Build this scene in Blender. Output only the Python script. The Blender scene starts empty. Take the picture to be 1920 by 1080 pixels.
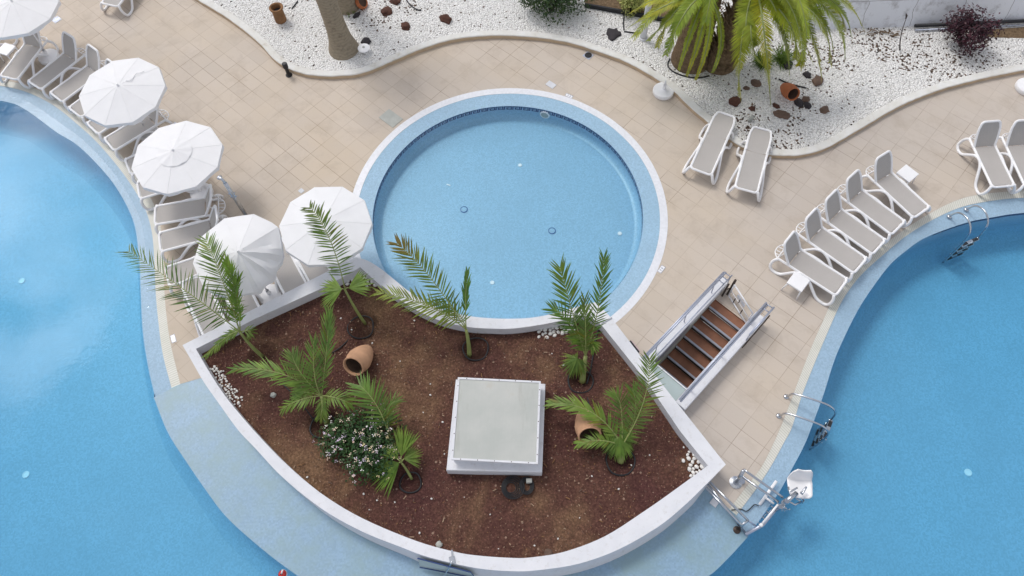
import bpy, bmesh, math, random
import numpy as np
from mathutils import Vector, Matrix
random.seed(11); R=math.radians; rnd=random.uniform
scn=bpy.context.scene; col=scn.collection
# ------------------------------------------------------------------ camera
H=14.0; FPX=1340.0
X=Vector((0.99915908,-0.03662574,-0.01843052)); U=Vector((0.04100157,0.89252529,0.4491297)); F=Vector((0.0,0.44950769,-0.89327646))
C0=Vector((0,0,H))
cd=bpy.data.cameras.new('camera'); cam=bpy.data.objects.new('camera',cd); col.objects.link(cam)
cd.sensor_width=36; cd.lens=36*FPX/1920; cd.clip_end=600; cd.clip_start=.1
m=Matrix((X,U,-F)).transposed().to_4x4(); m.translation=C0; cam.matrix_world=m; scn.camera=cam
def at(px,py,z=0.0):
    d=F+X*((px-960)/FPX)+U*(-(py-540)/FPX)
    return C0+d*((z-H)/d.z)
def proj(P):
    d=Vector(P)-C0; return 960+FPX*d.dot(X)/d.dot(F),540-FPX*d.dot(U)/d.dot(F)
# ------------------------------------------------------------------ tagging
def tag(o,label=None,cat=None,group=None,kind=None):
    if label: o['label']=label
    if cat: o['category']=cat
    if group: o['group']=group
    if kind: o['kind']=kind
    return o
def empty(name,loc,rz=0.0):
    o=bpy.data.objects.new(name,None); col.objects.link(o); o.location=loc; o.rotation_euler=(0,0,rz); o.empty_display_size=.1
    return o
def copy_tree(o,parent=None):
    c=o.copy(); col.objects.link(c)
    if parent is not None: c.parent=parent
    for ch in list(o.children): copy_tree(ch,c)
    return c
# ------------------------------------------------------------------ mesh builder
class MB:
    def __init__(s): s.v=[]; s.f=[]; s.m=[]; s.c=None
    def add(s,vs,fs,mi=0):
        b=len(s.v); s.v+= [tuple(x) for x in vs]; s.f+=[tuple(i+b for i in f) for f in fs]; s.m+=[mi]*len(fs); return b
    def box(s,c,size,rz=0,mi=0,M=None,ch=0.0):
        hx,hy,hz=[q/2 for q in size]
        if ch<=0:
            vs=[Vector((x,y,z)) for z in(-hz,hz) for y in(-hy,hy) for x in(-hx,hx)]
            fs=[(0,2,3,1),(4,5,7,6),(0,1,5,4),(2,6,7,3),(0,4,6,2),(1,3,7,5)]
        else:
            def ring(i,z): 
                a,b=hx-i,hy-i
                return [Vector(p) for p in((-a,-b,z),(a,-b,z),(a,b,z),(-a,b,z))]
            vs=ring(ch,-hz)+ring(0,-hz+ch)+ring(0,hz-ch)+ring(ch,hz)
            fs=[(3,2,1,0),(12,13,14,15)]
            for r in range(3):
                for k in range(4): fs.append((r*4+k,r*4+(k+1)%4,r*4+4+(k+1)%4,r*4+4+k))
        T=M if M else Matrix.Translation(Vector(c))@Matrix.Rotation(rz,4,'Z')
        s.add([T@v for v in vs],fs,mi); return s
    def tube(s,pts,r,seg=8,closed=False,mi=0,cap=True):
        pts=[Vector(p) for p in pts]; n=len(pts); rr=r if hasattr(r,'__len__') else [r]*n
        T=[]
        for i in range(n):
            a=pts[(i-1)%n] if (closed or i>0) else pts[i]; b=pts[(i+1)%n] if (closed or i<n-1) else pts[i]
            t=(b-a); T.append(t.normalized() if t.length>1e-9 else Vector((0,0,1)))
        nv=T[0].orthogonal().normalized(); vs=[]
        for i in range(n):
            nv=(nv-T[i]*nv.dot(T[i]))
            nv=nv.normalized() if nv.length>1e-6 else T[i].orthogonal().normalized()
            bv=T[i].cross(nv)
            for k in range(seg):
                a=2*math.pi*k/seg; vs.append(pts[i]+(nv*math.cos(a)+bv*math.sin(a))*rr[i])
        fs=[]
        for i in range(n if closed else n-1):
            j=(i+1)%n
            for k in range(seg):
                l=(k+1)%seg; fs.append((i*seg+k,i*seg+l,j*seg+l,j*seg+k))
        if cap and not closed: fs+= [tuple(range(seg-1,-1,-1)),tuple((n-1)*seg+k for k in range(seg))]
        s.add(vs,fs,mi); return s
    def lathe(s,prof,seg=24,M=None,mi=0,capb=True,capt=False):
        M=M or Matrix(); vs=[]; n=len(prof)
        for r,z in prof:
            for k in range(seg):
                a=2*math.pi*k/seg; vs.append(M@Vector((r*math.cos(a),r*math.sin(a),z)))
        fs=[(i*seg+k,i*seg+(k+1)%seg,(i+1)*seg+(k+1)%seg,(i+1)*seg+k) for i in range(n-1) for k in range(seg)]
        if capb: fs.append(tuple(range(seg-1,-1,-1)))
        if capt: fs.append(tuple((n-1)*seg+k for k in range(seg)))
        s.add(vs,fs,mi); return s
    def prism(s,poly,z0,z1,mi=0,top=True,bot=False):
        n=len(poly); vs=[(p[0],p[1],z0) for p in poly]+[(p[0],p[1],z1) for p in poly]
        fs=[(i,(i+1)%n,n+(i+1)%n,n+i) for i in range(n)]
        if top: fs.append(tuple(range(n,2*n)))
        if bot: fs.append(tuple(range(n-1,-1,-1)))
        s.add(vs,fs,mi); return s
    def build(s,name,mats,parent=None,smooth=False,colors=None,loc=None):
        me=bpy.data.meshes.new(name); me.from_pydata(s.v,[],s.f)
        for mm in (mats if isinstance(mats,(list,tuple)) else [mats]): me.materials.append(mm)
        me.polygons.foreach_set('material_index',s.m)
        if smooth: me.polygons.foreach_set('use_smooth',[True]*len(s.f))
        if colors is not None:
            ca=me.color_attributes.new('tint','FLOAT_COLOR','POINT'); ca.data.foreach_set('color',np.array(colors,dtype=np.float32).ravel())
        me.update(); o=bpy.data.objects.new(name,me); col.objects.link(o)
        if parent is not None: o.parent=parent
        if loc is not None: o.location=loc
        return o
def smooth_angle(o,deg=40):
    me=o.data; me.polygons.foreach_set('use_smooth',[True]*len(me.polygons))
    try: me.set_sharp_from_angle(angle=R(deg))
    except Exception: pass
    return o
def fill(name,loops,z,mat,parent=None,uv=False):
    """flat sheet bounded by loops (first outer, others holes)"""
    bm=bmesh.new()
    for L in loops:
        vs=[bm.verts.new((p[0],p[1],z)) for p in L]
        for i in range(len(vs)): bm.edges.new((vs[i],vs[(i+1)%len(vs)]))
    bmesh.ops.triangle_fill(bm,edges=bm.edges[:],use_beauty=True,use_dissolve=False,normal=(0,0,1))
    bmesh.ops.recalc_face_normals(bm,faces=bm.faces[:])
    for f in bm.faces:
        if f.normal.z<0: f.normal_flip()
    me=bpy.data.meshes.new(name); bm.to_mesh(me); bm.free(); me.materials.append(mat)
    o=bpy.data.objects.new(name,me); col.objects.link(o)
    if parent is not None: o.parent=parent
    return o
def catmull(P,n=8,closed=False):
    P=[Vector(p) for p in P]; out=[]; N=len(P)
    for i in range(N if closed else N-1):
        p0=P[(i-1)%N] if closed or i>0 else P[i]*2-P[i+1]; p1=P[i]; p2=P[(i+1)%N]
        p3=P[(i+2)%N] if closed or i<N-2 else P[i+1]*2-P[i]
        for k in range(n):
            t=k/n; out.append(.5*((2*p1)+(p2-p0)*t+(2*p0-5*p1+4*p2-p3)*t*t+(3*p1-p0-3*p2+p3)*t**3))
    if not closed: out.append(P[-1])
    return out
def resample(P,n):
    P=[Vector(p) for p in P]; L=[0]
    for a,b in zip(P,P[1:]): L.append(L[-1]+(b-a).length)
    out=[]; j=0
    for i in range(n):
        s=L[-1]*i/(n-1)
        while j<len(P)-2 and L[j+1]<s: j+=1
        t=(s-L[j])/max(1e-9,L[j+1]-L[j]); out.append(P[j].lerp(P[j+1],min(1,max(0,t))))
    return out
def curve(px,z=0.0,n=6): return catmull([at(x,y,z) for x,y in px],n)
# ------------------------------------------------------------------ materials
def S(c):  # sRGB 0-255 -> linear
    return tuple(((v/255)/12.92 if v/255<.04045 else ((v/255+.055)/1.055)**2.4) for v in c)+(1,)
class NT:
    def __init__(s,name):
        s.mat=bpy.data.materials.new(name); s.mat.use_nodes=True; s.t=s.mat.node_tree; s.t.nodes.clear()
        s.out=s.n('ShaderNodeOutputMaterial'); s.tc=None
    def n(s,typ,**k):
        nd=s.t.nodes.new(typ)
        for a,b in k.items():
            if a.startswith('i_'): 
                key=a[2:]; key=int(key) if key.isdigit() else key.replace('_',' ')
                nd.inputs[key].default_value=b
            else: setattr(nd,a,b)
        return nd
    def l(s,a,b): s.t.links.new(a,b)
    def obj(s,scale=(1,1,1),rot=(0,0,0),loc=(0,0,0),kind='Object'):
        if s.tc is None: s.tc=s.n('ShaderNodeTexCoord')
        mp=s.n('ShaderNodeMapping'); mp.inputs['Scale'].default_value=scale; mp.inputs['Rotation'].default_value=rot; mp.inputs['Location'].default_value=loc
        s.l(s.tc.outputs[kind],mp.inputs['Vector']); return mp.outputs[0]
    def noise(s,scale,detail=4,rough=.55,vec=None,dist=0):
        nd=s.n('ShaderNodeTexNoise'); nd.inputs['Scale'].default_value=scale; nd.inputs['Detail'].default_value=detail; nd.inputs['Roughness'].default_value=rough; nd.inputs['Distortion'].default_value=dist
        s.l(vec if vec is not None else s.obj(),nd.inputs['Vector']); return nd.outputs['Fac']
    def ramp(s,fac,stops):
        r=s.n('ShaderNodeValToRGB'); el=r.color_ramp.elements
        while len(el)<len(stops): el.new(.5)
        for e,(p,c) in zip(el,stops): e.position=p; e.color=c if len(c)==4 else tuple(c)+(1,)
        s.l(fac,r.inputs[0]); return r.outputs[0]
    def mix(s,fac,a,b,mode='MIX'):
        x=s.n('ShaderNodeMix',data_type='RGBA',blend_type=mode)
        for v,i in ((fac,0),(a,6),(b,7)):
            if hasattr(v,'is_linked') or hasattr(v,'links'): s.l(v,x.inputs[i])
            else: x.inputs[i].default_value=v
        return x.outputs[2]
    def mth(s,op,a,b=None,c=None,clamp=False):
        x=s.n('ShaderNodeMath',operation=op,use_clamp=clamp)
        for i,v in enumerate((a,b,c)):
            if v is None: continue
            if hasattr(v,'links'): s.l(v,x.inputs[i])
            else: x.inputs[i].default_value=v
        return x.outputs[0]
    def bump(s,h,strength=.3,dist=.02):
        b=s.n('ShaderNodeBump'); b.inputs['Strength'].default_value=strength; b.inputs['Distance'].default_value=dist; s.l(h,b.inputs['Height']); return b.outputs[0]
    def pbr(s,color,rough=.6,metal=0,normal=None,spec=.5,trans=0):
        p=s.n('ShaderNodeBsdfPrincipled')
        for v,k in ((color,'Base Color'),(rough,'Roughness'),(metal,'Metallic'),(spec,'Specular IOR Level')):
            if hasattr(v,'links'): s.l(v,p.inputs[k])
            else: p.inputs[k].default_value=v
        if normal is not None: s.l(normal,p.inputs['Normal'])
        if trans:
            tr=s.n('ShaderNodeBsdfTranslucent'); ms=s.n('ShaderNodeMixShader'); ms.inputs[0].default_value=trans
            if hasattr(color,'links'): s.l(color,tr.inputs[0])
            else: tr.inputs[0].default_value=color
            s.l(p.outputs[0],ms.inputs[1]); s.l(tr.outputs[0],ms.inputs[2]); s.l(ms.outputs[0],s.out.inputs[0])
        else: s.l(p.outputs[0],s.out.inputs[0])
        return s.mat
def plain(name,c,rough=.5,var=.12,scale=6,metal=0,bump=0,spec=.5,trans=0,bscale=None):
    k=NT(name); a=S(c); lo=tuple(v*(1-var) for v in a[:3])+(1,); hi=tuple(min(1,v*(1+var)) for v in a[:3])+(1,)
    cc=k.ramp(k.noise(scale,5,.6),[(.3,lo),(.7,hi)])
    nm=k.bump(k.noise(bscale or scale*4,4,.6),bump,.01) if bump else None
    return k.pbr(cc,rough,metal,nm,spec,trans)
MT={}
TH=R(46.6566)
# deck tiles
k=NT('deck_tiles'); corner=at(1401.5,704.3)
ca,sa=math.cos(TH),math.sin(TH)
# rotate so x' runs along the short tile direction (A) and y' along B
loc=(-(corner.x*ca+corner.y*sa),-(-corner.x*sa+corner.y*ca),0)
mp=k.obj(rot=(0,0,-TH),loc=loc)
br=k.n('ShaderNodeTexBrick',offset=0.0,squash=1.0); br.offset_frequency=2; k.l(mp,br.inputs['Vector'])
br.inputs['Scale'].default_value=1; br.inputs['Brick Width'].default_value=.348; br.inputs['Row Height'].default_value=.53
br.inputs['Mortar Size'].default_value=.006; br.inputs['Mortar Smooth'].default_value=.25; br.inputs['Bias'].default_value=0
br.inputs['Color1'].default_value=S((208,196,183)); br.inputs['Color2'].default_value=S((199,187,174)); br.inputs['Mortar'].default_value=S((180,165,149))
stain=k.noise(.35,5,.6); c1=k.mix(k.ramp(stain,[(.38,(0,0,0)),(.68,(1,1,1))]),br.outputs['Color'],S((205,186,158)),'MIX')
c1=k.mix(.5,br.outputs['Color'],c1)
gr=k.noise(.22,3,.5,vec=k.obj(loc=(7,3,0))); c2=k.mix(k.ramp(gr,[(.45,(0,0,0)),(.75,(.55,.55,.55))]),c1,S((182,177,174)))
gx=k.n('ShaderNodeSeparateXYZ'); k.l(k.obj(),gx.inputs[0])
c2=k.mix(k.mth('MULTIPLY',k.ramp(k.mth('ADD',k.mth('MULTIPLY',gx.outputs[0],.05),.5),[(.4,(0,0,0)),(.9,(1,1,1))]),.55),c2,k.mix(.6,c2,S((188,185,185))))  # greyer towards +x: a local white balance shift put into the tile colour
sp=k.noise(1.5,7,.72,dist=.4); c3=k.mix(k.ramp(sp,[(.50,(0,0,0)),(.78,(.42,.42,.42))]),c2,S((150,134,116)))
fine=k.noise(28,3,.6); c4=k.mix(k.mth('MULTIPLY',fine,.22),c3,S((170,155,140)),'MIX')
# dark grime in some joints
jn=k.mth('MULTIPLY',br.outputs['Fac'],k.ramp(k.noise(.5,3,.5,vec=k.obj(loc=(2,9,0))),[(.48,(0,0,0)),(.62,(1,1,1))]))
c5=k.mix(k.mth('MULTIPLY',jn,.6),c4,S((128,108,90)))
hgt=k.mth('SUBTRACT',k.mth('MULTIPLY',fine,.1),br.outputs['Fac'])
MT['tile']=k.pbr(c5,.7,0,k.bump(hgt,.25,.006),.3)
# mosaic blues
def mosaic(name,base,var,scale,extra=None):
    k=NT(name); vo=k.n('ShaderNodeTexVoronoi'); vo.inputs['Scale'].default_value=scale; vo.inputs['Randomness'].default_value=.35; k.l(k.obj(),vo.inputs['Vector'])
    hs=k.n('ShaderNodeSeparateColor'); k.l(vo.outputs['Color'],hs.inputs[0])
    a=S(base); lo=tuple(v*(1-var) for v in a[:3])+(1,); hi=tuple(min(.95,v*(1+var)) for v in a[:3])+(1,)
    c=k.ramp(hs.outputs[0],[(0,lo),(1,hi)])
    big=k.noise(.8,5,.65); c=k.mix(k.ramp(big,[(.4,(0,0,0)),(.75,(.5,.5,.5))]),c,tuple(v*.86 for v in a[:3])+(1,))
    if extra: c=extra(k,c)
    return k.pbr(c,.35,0,None,.4)
MT['mosaic']=mosaic('pool_mosaic',(152,184,205),.10,34)
MT['mosaic_round']=mosaic('round_pool_mosaic',(152,186,210),.10,34)
def ledge_extra(k,c):
    st=k.noise(1.4,6,.7,vec=k.obj(loc=(4,1,0))); c=k.mix(k.ramp(st,[(.40,(0,0,0)),(.66,(.8,.8,.8))]),c,S((138,164,170)))
    return k.mix(k.ramp(k.noise(6,5,.7,vec=k.obj(loc=(1,5,0))),[(.6,(0,0,0)),(.85,(.5,.5,.5))]),c,S((110,134,150)))
MT['ledge']=mosaic('ledge_mosaic',(140,170,194),.10,30,ledge_extra)
MT['strip']=mosaic('strip_mosaic',(156,184,206),.10,34)
MT['white_mosaic']=mosaic('white_mosaic',(226,228,234),.05,22)
MT['drainblue']=plain('drain_blue',(78,112,160),.4)
MT['navy']=plain('navy_mosaic',(22,52,112),.35)
# gutter grating: cross bars along the length (uv.x = metres along)
k=NT('overflow_grating'); tc=k.n('ShaderNodeTexCoord'); sx=k.n('ShaderNodeSeparateXYZ'); k.l(tc.outputs['UV'],sx.inputs[0])
w=k.mth('GREATER_THAN',k.mth('FRACT',k.mth('MULTIPLY',sx.outputs[0],20.0)),.62)
cc=k.mix(k.mth('MULTIPLY',w,.35),k.ramp(k.noise(2.5,4,.6),[(.35,S((218,217,210))),(.7,S((208,208,198)))]),S((150,150,130)))
MT['grate']=k.pbr(cc,.5,0,None,.4)
# walls
k=NT('painted_render'); nz=k.noise(1.7,6,.65); c=k.ramp(nz,[(.3,S((214,216,222))),(.7,S((226,227,232)))])
dz=k.noise(9,5,.7); c=k.mix(k.ramp(dz,[(.54,(0,0,0)),(.80,(.6,.6,.6))]),c,S((186,182,178)))
MT['wall']=k.pbr(c,.75,0,k.bump(k.noise(40,3,.6),.15,.006),.25)
k=NT('kerb_paint'); c=k.ramp(k.noise(3,6,.7),[(.35,S((226,226,224))),(.62,S((214,212,206))),(.8,S((178,168,152)))])
MT['kerb']=k.pbr(c,.8,0,k.bump(k.noise(30,4,.6),.3,.01),.2)
MT['kerb_side']=plain('kerb_tile_side',(196,174,146),.75,.12,4)
# soil
k=NT('soil_mulch'); big=k.noise(.55,5,.6); c=k.ramp(big,[(.36,S((90,60,58))),(.52,S((100,71,62))),(.66,S((130,102,80)))])
fn=k.noise(24,6,.75); c=k.mix(.8,c,k.ramp(fn,[(.3,(.30,.28,.28)),(.5,(.85,.85,.85)),(.7,(1.9,1.85,1.8))]),'MULTIPLY')
vo=k.n('ShaderNodeTexVoronoi'); vo.inputs['Scale'].default_value=21; k.l(k.obj(),vo.inputs['Vector'])
hs=k.n('ShaderNodeSeparateColor'); k.l(vo.outputs['Color'],hs.inputs[0])
dot=k.mth('MULTIPLY',k.mth('LESS_THAN',vo.outputs['Distance'],.24),k.mth('GREATER_THAN',hs.outputs[0],.72))
c=k.mix(k.mth('MULTIPLY',dot,.55),c,S((170,140,120)))
v2=k.n('ShaderNodeTexVoronoi'); v2.inputs['Scale'].default_value=8.5; k.l(k.obj(loc=(3,3,0)),v2.inputs['Vector']); h2=k.n('ShaderNodeSeparateColor'); k.l(v2.outputs['Color'],h2.inputs[0]); d2=k.mth('MULTIPLY',k.mth('LESS_THAN',v2.outputs['Distance'],k.mth('MULTIPLY',h2.outputs[1],.2)),k.mth('GREATER_THAN',h2.outputs[0],.55)); c=k.mix(k.mth('MULTIPLY',d2,.7),c,S((176,150,132)))
wa=k.n('ShaderNodeAttribute',attribute_name='wet'); c=k.mix(k.mth('MULTIPLY',wa.outputs['Fac'],.55),c,S((40,28,24)))
MT['soil']=k.pbr(c,.95,0,k.bump(k.mth('ADD',k.noise(9,6,.7),k.mth('MULTIPLY',fn,.6)),.9,.05),.1)
# gravel
k=NT('white_gravel'); vo=k.n('ShaderNodeTexVoronoi'); vo.inputs['Scale'].default_value=23; k.l(k.obj(scale=(1,1,.2)),vo.inputs['Vector'])
hs=k.n('ShaderNodeSeparateColor'); k.l(vo.outputs['Color'],hs.inputs[0])
stone=k.ramp(hs.outputs[0],[(0,S((226,224,220))),(.3,S((248,247,245))),(1,S((250,249,247)))])
patch=k.noise(.36,6,.66,vec=k.obj(loc=(3,2,0)))
dk=k.mth('GREATER_THAN',hs.outputs[1],k.ramp(patch,[(.54,(.99,.99,.99)),(.70,(.5,.5,.5))]))
stone=k.mix(dk,stone,k.ramp(hs.outputs[2],[(0,S((58,48,42))),(1,S((120,96,78)))]))
edge=k.ramp(vo.outputs['Distance'],[(.46,(0,0,0)),(.78,(1,1,1))])
stone=k.mix(k.mth('MULTIPLY',edge,.36),stone,S((110,104,98)))
MT['gravel']=k.pbr(stone,.8,0,k.bump(k.mth('SUBTRACT',1.0,vo.outputs['Distance']),1,.05),.25)
MT['plastic']=plain('white_plastic',(240,240,242),.35,.03,5)
MT['canvas']=plain('white_canvas',(242,242,244),.85,.02,4,bump=.25,bscale=9,trans=.12)
MT['sling']=NT('taupe_sling')
k=MT['sling']; wv=k.n('ShaderNodeTexChecker'); wv.inputs['Scale'].default_value=60; k.l(k.obj(),wv.inputs['Vector'])
c=k.mix(k.noise(3,4,.6),S((172,167,163)),S((183,178,174))); c=k.mix(.12,c,wv.outputs['Color'])
MT['sling']=k.pbr(c,.8,0,k.bump(wv.outputs['Fac'],.1,.003),.25)
MT['chrome']=plain('stainless_steel',(196,200,206),.22,.08,8,metal=1)
MT['steel']=plain('blue_grey_steel',(182,188,204),.38,.1,6,metal=.55)
MT['dark']=plain('black_plastic',(26,27,32),.5,.2,8)
MT['bronze']=plain('dark_bronze_metal',(74,64,58),.4,.15,8,metal=.6)
MT['terra']=plain('terracotta',(196,152,120),.85,.14,5,bump=.25)
MT['terra_dark']=plain('orange_terracotta',(176,104,66),.85,.16,6,bump=.25)
MT['terra_old']=plain('weathered_clay',(134,98,66),.9,.3,6,bump=.4)
MT['step']=plain('brown_step_tiles',(136,92,70),.65,.22,4)
MT['nosing']=plain('aluminium_nosing',(158,162,172),.4,.08,8,metal=.5)
MT['riser']=plain('dark_riser',(72,66,62),.7,.15,6)
MT['glassy']=plain('frosted_glass_panel',(176,190,190),.15,.05,3)
MT['pale']=plain('pale_stone_slab',(206,208,214),.6,.06,4)
MT['greyslab']=plain('grey_cover_slab',(176,178,172),.7,.1,5)
MT['lava']=plain('red_lava_rock',(86,56,46),.95,.35,9,bump=.9)
MT['darkrock']=plain('dark_basalt',(54,50,54),.85,.3,8,bump=.6)
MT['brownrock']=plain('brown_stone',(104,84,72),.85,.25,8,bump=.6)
MT['pebble']=plain('white_pebble',(226,224,220),.7,.08,30)
MT['leafy']=None
def leafmat(name,a,b,trans=.25,rough=.5,scale=3):
    k=NT(name); at_=k.n('ShaderNodeAttribute',attribute_name='tint')
    c=k.ramp(k.noise(scale,3,.6),[(.3,S(a)),(.7,S(b))])
    c=k.mix(1.0,c,at_.outputs['Color'],'MULTIPLY')
    return k.pbr(c,rough,0,None,.4,trans)
MT['palm']=leafmat('palm_leaf',(84,109,50),(119,142,66),.32)
MT['palm_big']=leafmat('canary_palm_leaf',(132,150,50),(172,182,70),.35)
MT['bush']=leafmat('dark_bush_leaf',(34,58,28),(58,84,38),.15)
MT['lantana']=leafmat('lantana_leaf',(38,66,36),(62,94,48),.18)
MT['yellowbush']=leafmat('yellow_green_leaf',(150,156,84),(186,186,112),.25)
MT['burgundy']=leafmat('burgundy_leaf',(46,22,34),(70,30,44),.1)
MT['blossom']=leafmat('small_blossoms',(235,225,225),(244,240,236),.1)
MT['stem']=plain('leaf_stalk',(140,150,88),.6,.15,6)
MT['twig']=plain('dark_twig',(56,44,40),.8,.2,8)
k=NT('palm_bark'); wv=k.n('ShaderNodeTexWave',wave_type='BANDS',bands_direction='Z'); wv.inputs['Scale'].default_value=4; wv.inputs['Distortion'].default_value=9; wv.inputs['Detail'].default_value=4; k.l(k.obj(),wv.inputs['Vector'])
c=k.ramp(wv.outputs['Fac'],[(.1,S((146,134,116))),(.8,S((154,143,125)))]); c=k.mix(k.ramp(k.noise(12,5,.7),[(.5,(0,0,0)),(.8,(.7,.7,.7))]),c,S((80,70,60)))
MT['bark']=k.pbr(c,.9,0,k.bump(k.mth('ADD',wv.outputs['Fac'],k.noise(20,5,.7)),.25,.015),.15)
k=NT('fibrous_bark'); c=k.ramp(k.noise(14,6,.75),[(.3,S((92,76,60))),(.7,S((150,128,102)))])
MT['fibre']=k.pbr(c,.95,0,k.bump(k.noise(22,6,.75),1,.05),.1)
k=NT('corrugated_roof'); wv=k.n('ShaderNodeTexWave',wave_type='BANDS',bands_direction='X',wave_profile='SIN'); wv.inputs['Scale'].default_value=12; k.l(k.obj(),wv.inputs['Vector'])
c=k.ramp(k.noise(1.1,5,.6),[(.4,S((176,180,176))),(.62,S((188,190,186))),(.78,S((176,166,146)))])
c=k.mix(k.mth('MULTIPLY',wv.outputs['Fac'],.12),c,S((150,154,152)))
st=k.noise(.9,6,.7,vec=k.obj(scale=(4,.6,1))); c=k.mix(k.ramp(st,[(.6,(0,0,0)),(.9,(.6,.6,.6))]),c,S((128,122,110)))
vo=k.n('ShaderNodeVectorMath',operation='DISTANCE'); k.l(k.obj(),vo.inputs[0]); vo.inputs[1].default_value=(.34,.0,0)
rg=k.ramp(k.mth('ADD',vo.outputs['Value'],k.mth('MULTIPLY',k.noise(3,4,.6),.25)),[(.30,(.55,.55,.55)),(.48,(.25,.25,.25)),(.54,(.7,.7,.7)),(.6,(0,0,0))])
c=k.mix(rg,c,S((142,128,104)))
MT['roof']=k.pbr(c,.45,0,k.bump(wv.outputs['Fac'],.1,.006),.4)
# old white block wall
k=NT('old_white_blocks'); br=k.n('ShaderNodeTexBrick',offset=.5); dv=k.n('ShaderNodeVectorMath',operation='ADD'); k.l(k.obj(kind='UV'),dv.inputs[0]); nc=k.n('ShaderNodeTexNoise'); nc.inputs['Scale'].default_value=1.6; nc.inputs['Detail'].default_value=5; sc_=k.n('ShaderNodeVectorMath',operation='SCALE'); sc_.inputs['Scale'].default_value=.25; k.l(nc.outputs['Color'],sc_.inputs[0]); k.l(sc_.outputs[0],dv.inputs[1]); k.l(dv.outputs[0],br.inputs['Vector'])
br.inputs['Scale'].default_value=1; br.inputs['Brick Width'].default_value=1.25; br.inputs['Row Height'].default_value=.85; br.inputs['Mortar Size'].default_value=.008
br.inputs['Color1'].default_value=S((228,230,236)); br.inputs['Color2'].default_value=S((236,237,240)); br.inputs['Mortar'].default_value=S((165,163,166))
c=k.mix(k.ramp(k.noise(3,7,.75),[(.52,(0,0,0)),(.72,(.7,.7,.7))]),br.outputs['Color'],S((150,146,146)))
MT['oldwall']=k.pbr(c,.85,0,k.bump(k.noise(8,5,.7),.4,.02),.2)
# water: clear absorbing body, mirror only on the outside of its top
def water(name,dens,colr,ripple,scale):
    k=NT(name); geo=k.n('ShaderNodeNewGeometry'); sp=k.n('ShaderNodeSeparateXYZ'); k.l(geo.outputs['True Normal'],sp.inputs[0])
    n1=k.noise(scale,3,.55,vec=k.obj(scale=(1,1.5,1),rot=(0,0,.5)),dist=.6); n2=k.noise(scale*3.3,2,.5)
    amt=k.ramp(k.noise(.16,2,.5,vec=k.obj(loc=(5,1,0))),[(.38,(.12,.12,.12)),(.66,(1,1,1))])
    bp=k.n('ShaderNodeBump'); bp.inputs['Distance'].default_value=.05; k.l(k.mth('MULTIPLY',amt,ripple),bp.inputs['Strength'])
    k.l(k.mth('ADD',n1,k.mth('MULTIPLY',n2,.12)),bp.inputs['Height'])
    fr=k.n('ShaderNodeFresnel'); fr.inputs[0].default_value=1.33; k.l(bp.outputs[0],fr.inputs['Normal'])
    up=k.mth('GREATER_THAN',sp.outputs[2],.5); fac=k.mth('MULTIPLY',k.mth('MULTIPLY',fr.outputs[0],up),k.mth('SUBTRACT',1.0,geo.outputs['Backfacing']))
    tr=k.n('ShaderNodeBsdfTransparent'); gl=k.n('ShaderNodeBsdfGlossy'); gl.inputs['Roughness'].default_value=.02; k.l(bp.outputs[0],gl.inputs['Normal'])
    ms=k.n('ShaderNodeMixShader'); k.l(fac,ms.inputs[0]); k.l(tr.outputs[0],ms.inputs[1]); k.l(gl.outputs[0],ms.inputs[2]); k.l(ms.outputs[0],k.out.inputs[0])
    va=k.n('ShaderNodeVolumeAbsorption'); va.inputs['Color'].default_value=colr; va.inputs['Density'].default_value=dens; k.l(va.outputs[0],k.out.inputs['Volume'])
    return k.mat
MT['water']=water('pool_water',.55,(.18,.775,.955,1),.06,2.6)
MT['water_round']=water('round_pool_water',.55,(.18,.775,.955,1),.03,4.0)
CLOUD=7.0; CLOUDOFF=(1,6,0); GLOW=88.0; GLOWP=16.0; EXPO=0.10
def B(mb,name,mats,parent=None,smooth=False,colors=None,ang=None):
    """build a mesh given in world coordinates under an unrotated parent"""
    off=Vector((0,0,0)); p=parent
    while p is not None: off+=p.location; p=p.parent
    if off.length>0: mb.v=[(x-off.x,y-off.y,z-off.z) for x,y,z in mb.v]
    o=mb.build(name,mats,parent,smooth,colors)
    if ang: smooth_angle(o,ang)
    return o
def struct(o): o['kind']='structure'; return o
# ================================================================== SETTING
LG_out=[(-420,120),(-130,127),(0,149),(52,161),(108,187),(163,228),(205,266),(248,317),(279,365),(297,405),(304,450),(307,495),(308,540),(312,590),(320,645),(338,720)]
LG_in=[(-420,132),(-130,138),(0,160),(50,172),(100,197),(150,237),(185,270),(225,317.5),(257.5,365),(275,400),(285,440),(289,490),(291,540),(295,590),(304,660),(321,727)]
LW=[(-420,160),(-130,163),(0,185),(42,200),(100,242),(144,270),(195,322),(225,365),(247,412),(255,457),(259,500),(260,540),(264,618),(275,690),(288,745)]
ARC=[(288,745),(314,810),(350,867),(390,925),(425,970),(480,1020),(540,1067),(600,1105),(700,1150),(850,1190),(1000,1197),(1150,1167),(1260,1122),(1329,1080),(1367,1045),(1402,1007)]
RW=[(1402,1007),(1431,967),(1463,921),(1486,879),(1511,831),(1528,787),(1546,738),(1567,672),(1590,620),(1612,577),(1636,540),(1670,495),(1702,467),(1740,442),(1815,415),(1865,405),(1920,397),(2060,388),(2300,395)]
RG_in=[(1381,966),(1420,914),(1449,869),(1470,830),(1485,802),(1502,747),(1522,695),(1547,635),(1575,572),(1595,540),(1620,510),(1665,470),(1702,440),(1752,410),(1805,387),(1865,375),(1920,370),(2060,363),(2300,370)]
RG_out=[(1367.5,954.5),(1397,915.6),(1427,876.7),(1450,832),(1462,805),(1481,757),(1501,703),(1523,647),(1544,600),(1562,560),(1588,522),(1630,480),(1673,447),(1730,408),(1790,377),(1840,364),(1920,357),(2060,350),(2300,357)]
N=120
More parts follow.
